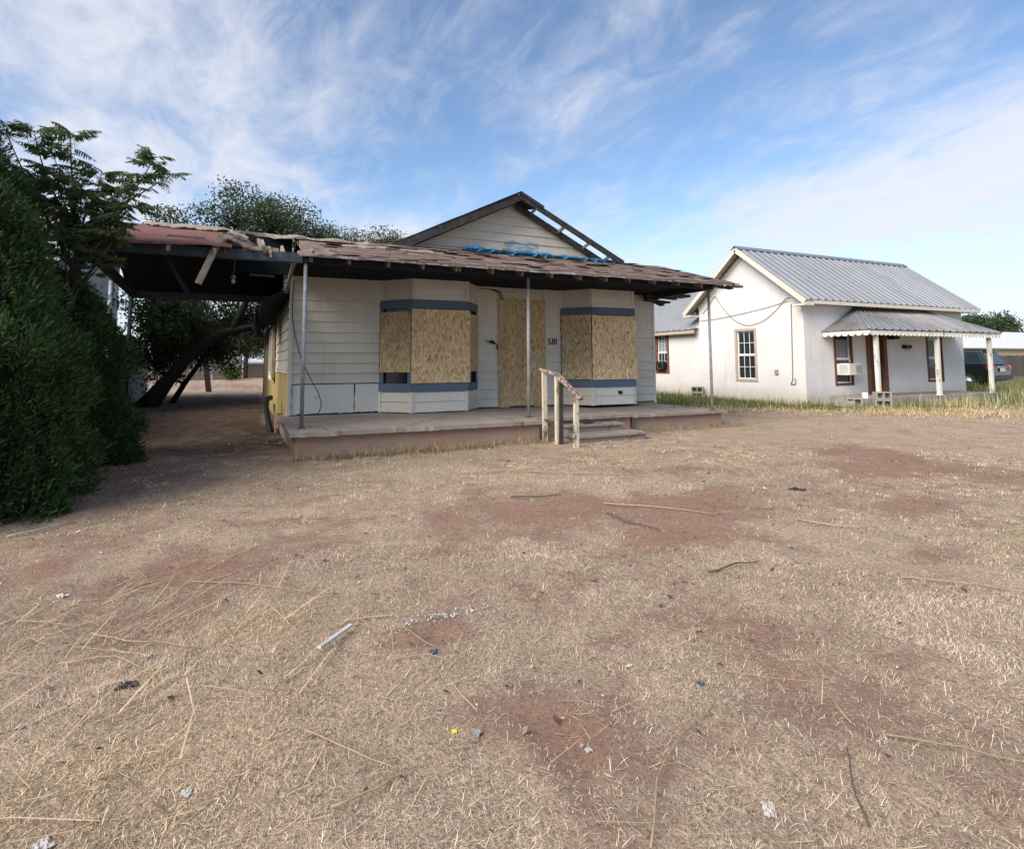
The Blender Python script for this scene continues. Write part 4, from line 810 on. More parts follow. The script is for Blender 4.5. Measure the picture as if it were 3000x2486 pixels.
# ------------------------------------------------------------------ neighbouring white house
BX, BY0, BY1, BXR, BE, BRZ, BRY = 14.256, 2.837, 7.11, 22.32, 3.42, 5.08, 4.97
nb = empty('white_house', (18.2, 4.9, .12), 'white plastered house with grey ribbed metal roof and a small front porch', 'house')
def wall_holes(name, axis, c, u0, u1, z0, z1, holes, mat, parent, depth=.16, out=-1, gable=None):
    """plaster wall in the plane axis=c with recessed openings; out = outward sign"""
    us = sorted({u0, u1, *[h[0] for h in holes], *[h[1] for h in holes]}); zs = sorted({z0, z1, *[h[2] for h in holes], *[h[3] for h in holes]})
    m = MB(); P = (lambda u, z, d=0: (u, c - out * d, z)) if axis == 'y' else (lambda u, z, d=0: (c - out * d, u, z))
    for a, b in zip(us[:-1], us[1:]):
        for e, f in zip(zs[:-1], zs[1:]):
            if any(h[0] <= a and b <= h[1] and h[2] <= e and f <= h[3] for h in holes): continue
            m.add([P(a, e), P(b, e), P(b, f), P(a, f)], [(0, 1, 2, 3)])
    for h in holes:
        a, b, e, f = h; q = [(a, e), (b, e), (b, f), (a, f)]
        for i in range(4): m.add([P(*q[i]), P(*q[(i + 1) % 4]), P(*q[(i + 1) % 4], depth), P(*q[i], depth)], [(0, 1, 2, 3)])
    if gable: m.add([P(*g) for g in gable], [tuple(range(len(gable)))])
    return m.build(name, mat, parent)

def window(axis, c, out, u0, u1, z0, z1, frame_mat, parent, fw=.09, sash='vinyl_white', cols=3, rows=2, curtain=False, fan=False):
    P = lambda u, d, z: (u, c + out * d, z) if axis == 'y' else (c + out * d, u, z)
    def bx(ua, ub, za, zb, d0, d1, m):
        vs = [P(u, d, z) for z in (za, zb) for (u, d) in ((ua, d0), (ub, d0), (ub, d1), (ua, d1))]
        return m.add(vs, [(3, 2, 1, 0), (4, 5, 6, 7), (0, 1, 5, 4), (1, 2, 6, 5), (2, 3, 7, 6), (3, 0, 4, 7)])
    w = MB(); bx(u0, u0 + fw, z0, z1, -.12, .02, w); bx(u1 - fw, u1, z0, z1, -.12, .02, w); bx(u0 + fw, u1 - fw, z1 - fw, z1, -.12, .018, w); bx(u0 + fw, u1 - fw, z0, z0 + fw, -.12, .018, w)
    o = w.build('window', frame_mat, parent); a, b, e, f = u0 + fw, u1 - fw, z0 + fw, z1 - fw; mid = (e + f) / 2
    s = MB(); t = .035
    for (za, zb, d) in ((e, mid, -.055), (mid, f, -.075)):
        bx(a, a + t, za, zb, d, d + .03, s); bx(b - t, b, za, zb, d, d + .03, s); bx(a + t, b - t, za, za + t, d, d + .028, s); bx(a + t, b - t, zb - t, zb, d, d + .028, s)
    s.build('sash', sash, o)
    for (za, zb, d) in ((e, mid, -.055), (mid, f, -.075)):
        mu = MB()
        for i in range(1, cols): u = a + t + (b - a - 2 * t) * i / cols; bx(u - .008, u + .008, za + t, zb - t, d + .003, d + .018, mu)
        for i in range(1, rows): z = za + (zb - za) * i / rows; bx(a + t, b - t, z - .008, z + .008, d + .002, d + .016, mu)
        if cols > 1 or rows > 1: mu.build('muntin', sash, o)
        g = MB(); bx(a + .01, b - .01, za + .01, zb - .01, d - .012, d - .002, g); g.build('pane', 'window_glass', o)
    if curtain:
        g = MB(); n = 14
        for i in range(n): ua = a + .05 + (b - a - .1) * i / n; bx(ua, ua + (b - a - .1) / n * .94, mid - .25, f - .15, -.0715 - .008, -.0705 - .006 * (i % 2), g)
        g.build('curtain', 'curtain', o)
    return o

def ribbed(name, mat, parent, a, b, c, d, spacing=.31, rib=.030, t=.012):
    """ribbed metal over the quad a(eave start) b(eave end) c(ridge end) d(ridge start); ribs run from eave to ridge"""
    a, b, c, d = map(Vector, (a, b, c, d)); n = (b - a).cross(d - a).normalized()
    if n.z < 0: n = -n
    Lb = (b - a).length; k = max(2, int(Lb / spacing)); prof = []
    for i in range(k):
        for f, h in ((0, 0), (.60, 0), (.70, 1), (.86, 1), (.96, 0)): prof.append(((i + f) / k, h))
    prof.append((1.0, 0)); V = []; F = []
    for u, h in prof:
        V += [a.lerp(b, u) + n * rib * h, d.lerp(c, u) + n * rib * h, a.lerp(b, u) + n * (rib * h - t), d.lerp(c, u) + n * (rib * h - t)]
    for i in range(len(prof) - 1):
        q = i * 4; F += [(q, q + 4, q + 5, q + 1), (q + 3, q + 7, q + 6, q + 2), (q, q + 2, q + 6, q + 4)]
    return MB().add(V, F).build(name, mat, parent)

def neighbour():
    gzB = -.1
    gp = [(BY0, BE), (BRY, BRZ - .06), (BY1, BE)]
    wall_holes('west_wall', 'x', BX, BY0, BY1, gzB, BE, [(4.575, 5.48, .75, 2.48)], 'white_plaster', nb, gable=gp)
    W1 = (15.52, 16.37, .66, 2.27); W2 = (20.16, 21.05, .69, 2.30); D = (17.03, 18.03, .38, 2.30)
    wall_holes('front_wall', 'y', BY0, BX, BXR, gzB, BE, [W1, D, W2], 'white_plaster', nb)
    wall_holes('east_wall', 'x', BXR, BY0, BY1, gzB, BE, [], 'white_plaster', nb, out=1, gable=gp)
    wall_holes('rear_wing_wall', 'x', BX + .03, BY1, 13.5, gzB, 2.62, [(8.82, 9.63, .95, 2.58)], 'white_plaster', nb)
    MB().box(BX + .25, BXR - .1, BY0 + .25, BY1 - .1, 0, BE - .1).build('interior', 'bare_ceiling', nb)
    MB().box(BX + .3, BX + 5, BY1, 13.4, 0, 2.5).build('interior', 'bare_ceiling', nb)
    window('x', BX, -1, 4.575, 5.48, .75, 2.48, 'tan_frame', nb, .085)
    window('x', BX + .03, -1, 8.82, 9.63, .95, 2.58, 'rust_frame', nb, .12, curtain=True)
    window('y', BY0, -1, *W1, 'red_brown_frame', nb, .075, curtain=True, cols=1, rows=1); window('y', BY0, -1, *W2, 'red_brown_frame', nb, .075, cols=1, rows=1, curtain=True)
    d = MB(); a, b, e, f = D
    d.box(a, a + .16, BY0 - .03, BY0 + .12, e, f).box(b - .16, b, BY0 - .03, BY0 + .12, e, f).box(a + .16, b - .16, BY0 - .028, BY0 + .12, f - .1, f)
    df = d.build('door_frame', 'rust_frame', nb); dr = MB().box(a + .16, b - .16, BY0 + .06, BY0 + .11, e, f - .1).build('door', 'door_wood', nb)
    for z in (.6, 1.05, 1.5, 1.95): MB().box(a + .22, b - .22, BY0 + .045, BY0 + .06, z - .17, z + .17).build('door_panel', 'door_wood', dr, .01)
    MB().tube([(a + .2, BY0 + .05, 1.3), (a + .2, BY0 + .02, 1.3)], .03, 8).build('door_knob', 'chrome', dr)
    # roof
    ov = .38; s = (BRZ - BE) / (BRY - BY0); X0, X1 = BX - .4, BXR + .5; ze = BE - s * ov + .05
    ribbed('metal_roof', 'metal_roof', nb, (X0, BY0 - ov, ze), (X1, BY0 - ov, ze), (X1, BRY, BRZ + .05), (X0, BRY, BRZ + .05))
    ribbed('metal_roof', 'metal_roof', nb, (X0, BY1 + ov, ze), (X1, BY1 + ov, ze), (X1, BRY, BRZ + .05), (X0, BRY, BRZ + .05))
    for sg in (-1, 1): MB().slab([(X0 - .01, BRY, BRZ + .105), (X1 + .01, BRY, BRZ + .105), (X1 + .01, BRY + sg * .16, BRZ + .105 - .16 * s), (X0 - .01, BRY + sg * .16, BRZ + .105 - .16 * s)], (0, 0, 1), .012).build('ridge_cap', 'metal_ridge', nb)
    for sg, ye, nm in ((1, BY0 - ov, 's'), (-1, BY1 + ov, 'n')):
        MB().bar((X0 + .02, ye, ze - .075), (X0 + .02, BRY, BRZ - .03), .035, .15).build('rake_board', 'rake_paint', nb)
        MB().slab([(X0 + .04, ye, ze - .03), (X0 + .04, BRY, BRZ + .01), (BX - .003, BRY, BRZ + .01), (BX - .003, ye, ze - .03)], (0, 0, 1), .02).build('rake_soffit', 'soffit_paint', nb)
        MB().bar((BX - .02, ye + sg * ov, ze + s * ov - .17), (BX - .02, BRY, BRZ - .16), .025, .14).build('wall_rake_trim', 'rake_paint', nb)
        MB().box(X0 + .04, X1 - .04, min(ye, ye + sg * .03), max(ye, ye + sg * .03), ze - .12, ze - .015).build('eave_board', 'rake_paint', nb)
        y0, y1 = sorted((ye + sg * .03, ye + sg * (ov + .01))); MB().box(BX - .003, X1 - .05, y0, y1, ze - .10, ze - .085).build('eave_soffit', 'soffit_paint', nb)
        y0, y1 = sorted((ye - sg * .01, ye + sg * .40)); MB().box(X0 + .0, BX - .004, y0, y1, ze - .17, ze - .12).build('rake_return', 'rake_paint', nb)
    # rear wing roof, eave along the yard
    ribbed('wing_roof', 'metal_roof', nb, (BX - .28, 13.8, 2.56), (BX - .28, BY1 + .02, 2.56), (BX + 2.4, BY1 + .02, 4.45), (BX + 2.4, 13.8, 4.45))
    MB().box(BX - .25, BX - .22, BY1 + .02, 13.7, 2.42, 2.535).build('eave_board', 'tan_frame', nb)
    # porch
    PX0, PX1, PY = 15.0, 21.62, 1.34; zE, zT = 2.27, 3.04; ax0, ax1 = 16.55, 20.1
    MB().box(PX0 + .25, PX1 - .1, PY + .02, BY0 - .002, -.1, .37).build('porch_floor', 'old_concrete', nb, .015)
    ribbed('porch_roof', 'metal_roof_porch', nb, (PX0, PY, zE), (PX1, PY, zE), (ax1, BY0 - .01, zT), (ax0, BY0 - .01, zT), .34, .035)
    for (p, q, r_) in (((PX0, BY0 - .01, zE), (PX0, PY, zE), (ax0, BY0 - .01, zT)), ((PX1, PY, zE), (PX1 + .1, BY0 - .01, zE), (ax1, BY0 - .01, zT))):
        ribbed('porch_roof_hip', 'metal_roof_porch', nb, p, q, r_, r_, .22, .02)
    MB().tube([(PX0, PY, zE + .02), (ax0, BY0 - .02, zT + .02)], .025, 6).build('hip_cap', 'metal_ridge', nb); MB().tube([(PX1, PY, zE + .02), (ax1, BY0 - .02, zT + .02)], .025, 6).build('hip_cap', 'metal_ridge', nb)
    MB().box(PX0 + .03, PX1 - .03, PY + .03, PY + .07, zE - .09, zE - .015).build('porch_beam', 'tan_frame', nb); MB().box(PX0 + .03, PX0 + .07, PY + .07, BY0 - .01, zE - .09, zE - .015).build('porch_beam', 'tan_frame', nb)
    MB().slab([(PX0 + .08, PY + .08, zE - .02), (PX1 - .08, PY + .08, zE - .02), (PX1 - .08, BY0 - .01, zE - .02), (PX0 + .08, BY0 - .01, zE - .02)], (0, 0, 1), .01).build('porch_ceiling', 'soffit_paint', nb)
    def scallops(p, q):
        p = Vector(p); q = Vector(q); L = (q - p).length; n = int(L / .185); t = (q - p).normalized(); nrm = Vector((t.y, -t.x, 0)); vs = [p]
        poly = [p + Vector((0, 0, .06))]
        for i in range(n):
            for k in range(5):
                a = math.pi * k / 4; poly.append(p + t * (L / n * (i + .5 - .5 * math.cos(a))) + Vector((0, 0, -.075 * math.sin(a))))
        poly.append(q + Vector((0, 0, .06)))
        m = MB(); top = [v for v in poly]; k = len(poly); 
        for i in range(1, k - 2):
            a, b = poly[i], poly[i + 1]; a2, b2 = Vector((a.x, a.y, p.z + .06)), Vector((b.x, b.y, p.z + .06))
            m.add([a, b, b2, a2, a - nrm * -.015, b - nrm * -.015], [(0, 1, 2, 3), (0, 4, 5, 1)])
        m.build('scalloped_trim', 'white_peeling', nb)
    scallops((PX0 + .02, BY0 - .02, zE - .09), (PX0 + .02, PY + .02, zE - .09)); scallops((PX0 + .02, PY + .018, zE - .09), (PX1 - .02, PY + .018, zE - .09))
    for x, ln in ((15.42, .05), (18.29, .02), (21.10, .06)):
        MB().bar((x + ln, PY + .16, .38), (x, PY + .13, zE - .08), .11, .11, (0, 1, 0), j=.004).build('porch_post', 'white_peeling', nb, .01)
        MB().box(x + ln - .075, x + ln + .075, PY + .085, PY + .235, .10, .385).build('post_foot', 'vinyl_white', nb, .01)
    l = MB().box(18.84, 19.20, BY0 - .12, BY0 - .002, 1.80, 1.91).build('wall_box', 'black_metal', nb, .01); MB().tube([(18.95, BY0 - .06, 1.8), (18.94, BY0 - .05, 1.72)], .012, 5).build('bracket', 'black_metal', l); MB().tube([(19.12, BY0 - .06, 1.8), (19.14, BY0 - .05, 1.72)], .012, 5).build('bracket', 'black_metal', l)
    MB().box(18.0, 18.3, BY0 - .3, BY0 - .05, 2.08, 2.2).build('hanging_fixture', 'black_metal', nb, .02)
    # cables on the gable wall
    def cab(pts, r=.009):
        P = [Vector((BX - .025, y, z)) for y, z in pts]; out = []
        for i in range(len(P) - 1):
            for k in range(5):
                tt = k / 5; a, b_, c, d_ = P[max(i - 1, 0)], P[i], P[i + 1], P[min(i + 2, len(P) - 1)]
                out.append(.5 * ((2 * b_) + (c - a) * tt + (2 * a - 5 * b_ + 4 * c - d_) * tt * tt + (3 * b_ - a - 3 * c + d_) * tt ** 3))
        out.append(P[-1]); MB().tube(out, r, 5).build('cable', 'cable', nb)
    cab([(6.9, 3.1), (6.55, 3.4), (6.29, 3.66), (6.0, 3.3), (5.5, 2.82), (5.1, 2.62), (4.74, 2.57), (4.2, 2.7), (3.7, 3.02), (3.4, 3.28), (3.25, 3.3)])
    cab([(7.05, 2.86), (6.2, 2.88), (5.0, 2.98), (4.0, 3.1), (3.3, 3.22)], .008); cab([(3.21, 3.1), (3.24, 2.0), (3.26, 1.2), (3.28, .85), (3.34, .72), (3.18, .74), (3.2, .9)], .012)
    MB().box(BX - .05, BX - .005, 3.78, 3.9, 1.0, 1.14).build('meter_plate', 'cinder', nb, .004)
neighbour()

def block(name, label, loc, rz, tilt=0.0, group='concrete blocks by the white house'):
    o = empty(name, loc, label, 'concrete block', None, rz); o.rotation_euler = (tilt, 0, rz)
    m = MB(); x, y, z = .2, .1, .2                               # cores run along the block's own y axis
    m.box(-.2, .2, -.1, .1, 0, .03).box(-.2, .2, -.1, .1, .17, .2).box(-.2, -.165, -.1, .1, .03, .17).box(.165, .2, -.1, .1, .03, .17).box(-.018, .018, -.1, .1, .03, .17)
    m.build('shell', 'cinder', o, world_=False); MB().box(-.163, -.02, .07, .09, .032, .168).box(.02, .163, .07, .09, .032, .168).build('core_back', 'cinder', o, world_=False)  # plates of the same cinder colour closing the cores at the back
    return o
def blocks():
    g = lambda x, y, h=0: (x, y, float(gz(x, y)) + h)
    block('concrete_block', 'lower of two stacked grey concrete blocks at the back corner of the white gable wall', g(13.98, 7.0, 0), R(-58))
    block('concrete_block', 'upper of two stacked grey concrete blocks at the back corner of the white gable wall', g(13.98, 7.0, .2), R(-55))
    block('concrete_block', 'grey concrete block lying in the grass at the bottom of the pile by the porch', g(15.0, 1.12, .03), R(-38))
    block('concrete_block', 'grey concrete block on top of the pile in front of the porch', g(15.05, 1.15, .232), R(-30))
    block('concrete_block', 'grey concrete block at the left end of the pile under the first porch window', g(14.72, 1.75, .03), R(-42))
    o = empty('broken_slab', g(14.45, 1.85, .02), 'pale broken concrete slab in the grass left of the block pile', 'concrete slab', None, R(-40))
    MB().slab([(-.3, -.15, .16), (.25, -.17, .14), (.3, .12, .15), (-.22, .18, .17)], (0, 0, 1), .15).build('chunk', 'cinder', o, .01, world_=False)
    o = empty('white_brick', g(14.86, 1.5, .23), 'small white painted brick standing on the block pile by the porch', 'brick', None, R(-30))
    MB().box(-.06, .06, -.05, .05, 0, .17).build('body', 'vinyl_white', o, .008, world_=False)
blocks()

def aircon():
    o = empty('air_conditioner', (15.86, 2.66, .98), 'white window air conditioner jutting from the first porch window of the white house', 'air conditioner')
    x0, x1, y0, y1, z0, z1 = 15.60, 16.18, 2.42, 2.86, .98, 1.33
    MB().box(x0, x1, y0, y1, z0, z1).build('case', 'appliance', o, .012)
    g = MB()
    for k in range(7): z = z0 + .05 + k * .038; g.box(x0 + .30, x1 - .03, y0 - .008, y0 - .001, z, z + .018)
    g.build('grille', 'appliance_grille', o); g = MB()
    for k in range(5): z = z0 + .06 + k * .05; g.box(x0 - .006, x0 - .001, y0 + .05, y1 - .12, z, z + .02)
    g.build('side_louvre', 'appliance_grille', o); MB().box(x0 - .02, x1 + .02, y0 + .3, y1 - .01, z1 + .001, z1 + .03).build('top_strip', 'dark_trim', o)
aircon()
def window_fan():
    o = empty('window_fan', (14.2, 9.2, 1.07), 'dark box fan sitting in the open lower sash of the rear wing window', 'fan')
    MB().box(14.16, 14.225, 8.96, 9.48, 1.075, 1.42).build('housing', 'black_metal', o, .01)
    p = [(14.15, 9.22 + .16 * math.cos(a * .5236), 1.25 + .15 * math.sin(a * .5236)) for a in range(13)]; MB().tube(p, .008, 5, False).build('ring', 'cable', o)
window_fan()

# ------------------------------------------------------------------ parked vehicle
def car():
    r = empty('parked_car', (30.2, 5.4, float(gz(30.2, 7)) + .0), 'dark green SUV parked beyond the white house with its rear towards the street', 'car', None, R(4))
    W = .93
    prof = [(.05, .42), (.0, .62), (.03, .98), (.12, 1.08), (3.2, 1.06), (4.45, .98), (4.62, .80), (4.65, .45), (4.5, .34), (.25, .34)]
    m = MB(); k = len(prof); m.add([(-W, y, z) for y, z in prof] + [(W, y, z) for y, z in prof], [tuple(range(k)), tuple(range(2 * k - 1, k - 1, -1))] + [(i, (i + 1) % k, k + (i + 1) % k, k + i) for i in range(k)])
    body = m.build('body', 'car_paint', r, .05, world_=False)
    lo = [(.10, 1.05), (3.35, 1.03)]; hi = [(.42, 1.70), (2.45, 1.72)]; wl, wh = .90, .70
    V = [(-wl, lo[0][0], lo[0][1]), (wl, lo[0][0], lo[0][1]), (wl, lo[1][0], lo[1][1]), (-wl, lo[1][0], lo[1][1]), (-wh, hi[0][0], hi[0][1]), (wh, hi[0][0], hi[0][1]), (wh, hi[1][0], hi[1][1]), (-wh, hi[1][0], hi[1][1])]
    MB().add(V, [(3, 2, 1, 0), (4, 5, 6, 7), (0, 1, 5, 4), (1, 2, 6, 5), (2, 3, 7, 6), (3, 0, 4, 7)]).build('cabin', 'car_paint', r, .05, world_=False)
    def quad_on(a, b, c, d, ins, name, off):
        a, b, c, d = map(Vector, (a, b, c, d)); ce = (a + b + c + d) / 4; n = (b - a).cross(d - a).normalized(); q = [p + (ce - p).normalized() * ins + n * off for p in (a, b, c, d)]
        MB().slab(q, n, .012).build(name, 'car_glass', r, world_=False)
    quad_on(V[0], V[1], V[5], V[4], .13, 'rear_window', .012)
    for s in (-1, 1):
        i0, i1, j1, j0 = (V[0], V[3], V[7], V[4]) if s < 0 else (V[1], V[2], V[6], V[5])
        L = lambda t: (Vector(i0).lerp(Vector(i1), t), Vector(j0).lerp(Vector(j1), t))
        for t0, t1 in ((.05, .32), (.34, .62), (.64, .92)):
            a, d = L(t0); b, c = L(t1)
            if s < 0: quad_on(b, a, d, c, .10, 'side_window', .012)
            else: quad_on(a, b, c, d, .10, 'side_window', .012)
        MB().slab([(s * .93, .0, .86), (s * .93, .03, 1.06), (s * .70, -.015, 1.05), (s * .70, -.02, .87)], (0, -1, 0), .06).build('tail_light', 'tail_light', r, world_=False)
        MB().box(s * .945 - .02, s * .945 + .02, .03, .20, .86, 1.06).build('side_lamp', 'tail_light', r, .01, world_=False)
        MB().tube([(s * .62, .5, 1.76), (s * .62, 2.3, 1.78)], .025, 6).build('roof_rail', 'black_metal', r, world_=False)
        for y in (.95, 3.7):
            wh_ = MB().tube([(s * .80, y, .34), (s * .95, y, .34)], .34, 18).build('wheel', 'rubber', r, world_=False); MB().tube([(s * .94, y, .34), (s * .962, y, .34)], .21, 12).build('rim', 'chrome', wh_, world_=False)
    MB().box(-.9, .9, -.09, .05, .42, .62).build('bumper', 'grey_bumper', r, .03, world_=False); MB().box(-.22, .22, -.045, -.025, .78, .93).build('licence_plate', 'plate', r, world_=False)
    MB().box(-.5, .5, -.035, .0, .95, 1.0).build('handle_strip', 'chrome', r, .008, world_=False); MB().box(-.62, .62, .30, .44, 1.685, 1.74).build('spoiler', 'car_paint', r, .015, world_=False)
car()

# ------------------------------------------------------------------ fences and far buildings
def fence(name, label, a, b, h, w, mat, gap=.012, jag=.04, dog=True, zoff=0.0):
    a = Vector((*a, 0)); b = Vector((*b, 0)); L = (b - a).length; t = (b - a).normalized(); n = Vector((t.y, -t.x, 0)); k = int(L / w)
    r = empty(name, (a.x, a.y, float(gz(a.x, a.y))), label, 'fence')
    for i in range(k):
        p = a + t * (i * w); z0 = float(gz(p.x, p.y)) - .03; z1 = z0 + h + random.uniform(-jag, jag); u = w - gap
        c = .22 * u if dog else 0.0; pts = [(0, z0), (u, z0), (u, z1 - c), (u - c, z1), (c, z1), (0, z1 - c)]
        ln = random.uniform(-.012, .012)
        MB().slab([p + t * q + n * (.012 + random.uniform(-.003, .003)) + Vector((0, 0, z)) + t * (ln * (z - z0)) for q, z in pts], n, .018).build('picket', mat, r)
    for f in (.2, .8):
        z = float(gz(a.x, a.y)) + h * f; MB().bar(a - n * .03 + Vector((0, 0, z)), b - n * .03 + Vector((0, 0, float(gz(b.x, b.y)) + h * f)), .04, .09).build('rail', mat, r)
    return r
fence('wood_fence', 'grey weathered picket fence closing the far end of the back yard', (-6.5, 38), (-.42, 38), 1.62, .145, 'fence_grey')
fence('side_fence', 'tall plain grey board fence along the left side of the back yard', (-4.2, 2.4), (-4.2, 19.4), 2.35, .2, 'fence_panel_grey', .006, .01, False)  # front stretch behind the junipers is unseen, added to keep sun off the carport
fence('wood_fence', 'brown wooden privacy fence behind the parked SUV', (46, 16.5), (66, 16.5), 1.72, .16, 'fence_brown')

def far_buildings():
    def house_(name, label, x0, x1, y0, y1, z1, rz, mw, mr, ridge='x', ov=.4, win=()):
        r = empty(name, ((x0 + x1) / 2, (y0 + y1) / 2, .1), label, 'building'); MB().box(x0, x1, y0, y1, -.1, z1).build('wall', mw, r)
        if ridge == 'x':
            ym = (y0 + y1) / 2; s = (rz - z1) / (ym - y0)
            for ye in (y0 - ov, y1 + ov): MB().slab([(x0 - ov, ye, z1 - s * ov), (x1 + ov, ye, z1 - s * ov), (x1 + ov, ym, rz), (x0 - ov, ym, rz)], (0, 0, 1), .12).build('roof', mr, r)
        else:
            xm = (x0 + x1) / 2; s = (rz - z1) / (xm - x0)
            for xe in (x0 - ov, x1 + ov): MB().slab([(xe, y0 - ov, z1 - s * ov), (xe, y1 + ov, z1 - s * ov), (xm, y1 + ov, rz), (xm, y0 - ov, rz)], (0, 0, 1), .12).build('roof', mr, r)
            MB().slab([(x0 + .01, y0 - .01, z1 - .01), (x1 - .01, y0 - .01, z1 - .01), (xm, y0 - .01, rz - .1)], (0, -1, 0), .05).build('gable', mw, r)
        for w in win: q = MB().box(*w).build('window', 'window_glass', r)
        return r
    house_('white_gabled_house', 'white house with dark roof glimpsed behind the tall hedge', -11.5, -4.95, 9.0, 17, 5.35, 7.6, 'white_wall', 'dark_shingle', 'y', .42)
    house_('tan_building', 'long tan building with a white metal roof behind the brown fence', 66, 110, 32, 44, 3.2, 5.6, 'tan_wall', 'white_roof', 'x', .5)
    house_('peach_outbuilding', 'low peach wall building with a white roof edge at the end of the back yard', -.3, 7, 44, 50, 1.5, 1.9, 'peach_wall', 'white_roof', 'x', .25)
    house_('pale_blue_house', 'pale blue house seen far beyond the back yard', .4, 6, 56, 62, 2.9, 4.2, 'pale_blue_wall', 'white_roof', 'x', .3)
far_buildings()

# ------------------------------------------------------------------ trees and shrubs
def unit(n): v = RNG.normal(size=(n, 3)); return v / np.linalg.norm(v, axis=1)[:, None]
def leaf_cards(P, D, Nn, L, W):
    """rhombic leaves: centre-base P, direction D, width axis from Nn"""
    S = np.cross(D, Nn); S /= np.maximum(np.linalg.norm(S, axis=1)[:, None], 1e-6); L = L[:, None]; W = W[:, None]; n = len(P)
    V = np.stack([P, P + D * L * .5 + S * W * .5, P + D * L, P + D * L * .5 - S * W * .5], 1).reshape(-1, 3); b = (np.arange(n) * 4)[:, None]
    return V, b + np.array([[0, 1, 2, 3]])
def bez(a, b, c, n=6): return [a * (1 - t) ** 2 + b * 2 * t * (1 - t) + c * t * t for t in np.linspace(0, 1, n)]

def tree(name, label, trunk, blobs, leaf_mat, bark, leaf=.11, per=26, spread=.34, group=None, cat='tree'):
    """trunk: list of (polyline, radii); blobs: (centre, radii, clumps). Limbs run from the nearest trunk point to every clump"""
    base = trunk[0][0][0]; r = empty(name, base, label, cat, group); m = MB(); pool = []
    for pts, rad in trunk:
        m.tube(pts, rad, 9); pool += [np.array(p) for p in pts[1:]]
    br = MB(); Vs = []; Fs = []; off = 0; pool = np.array(pool)
    for c, rr, k in blobs:
        c = np.array(c, float); rr = np.array(rr, float); u = unit(k) * (RNG.random(k)[:, None] ** .45); C = c + u * rr
        d = np.linalg.norm(pool - c, axis=1); root = pool[np.argmin(d + np.where(pool[:, 2] > c[2] + .6 * rr[2], 3, 0))]
        hub = c + np.array([0, 0, -.35 * rr[2]]); br.tube(bez(root, (root + hub) / 2 + RNG.normal(0, .15, 3), hub, 5), np.linspace(.05, .03, 5), 5)
        for q in C:
            mid = (hub + q) / 2 + RNG.normal(0, .12, 3) + np.array([0, 0, .1]); br.tube(bez(hub, mid, q, 4), np.linspace(.02, .005, 4), 4, False)
            n = int(per * 2.3 * RNG.uniform(.5, 1.5)); P = q + np.clip(RNG.normal(0, 1, (n, 3)), -1.5, 1.5) * spread * np.array([1, 1, .75]); D = unit(n); D[:, 2] -= .25; D /= np.linalg.norm(D, axis=1)[:, None]
            V, F = leaf_cards(P, D, unit(n), RNG.uniform(.7, 1.3, n) * leaf, RNG.uniform(.4, .62, n) * leaf); Vs.append(V); Fs.append(F + off); off += len(V)
    t_ = m.build('trunk', bark, r); br.build('branches', bark, r); np_mesh('crown', np.concatenate(Vs), np.concatenate(Fs), leaf_mat, r)
    return r

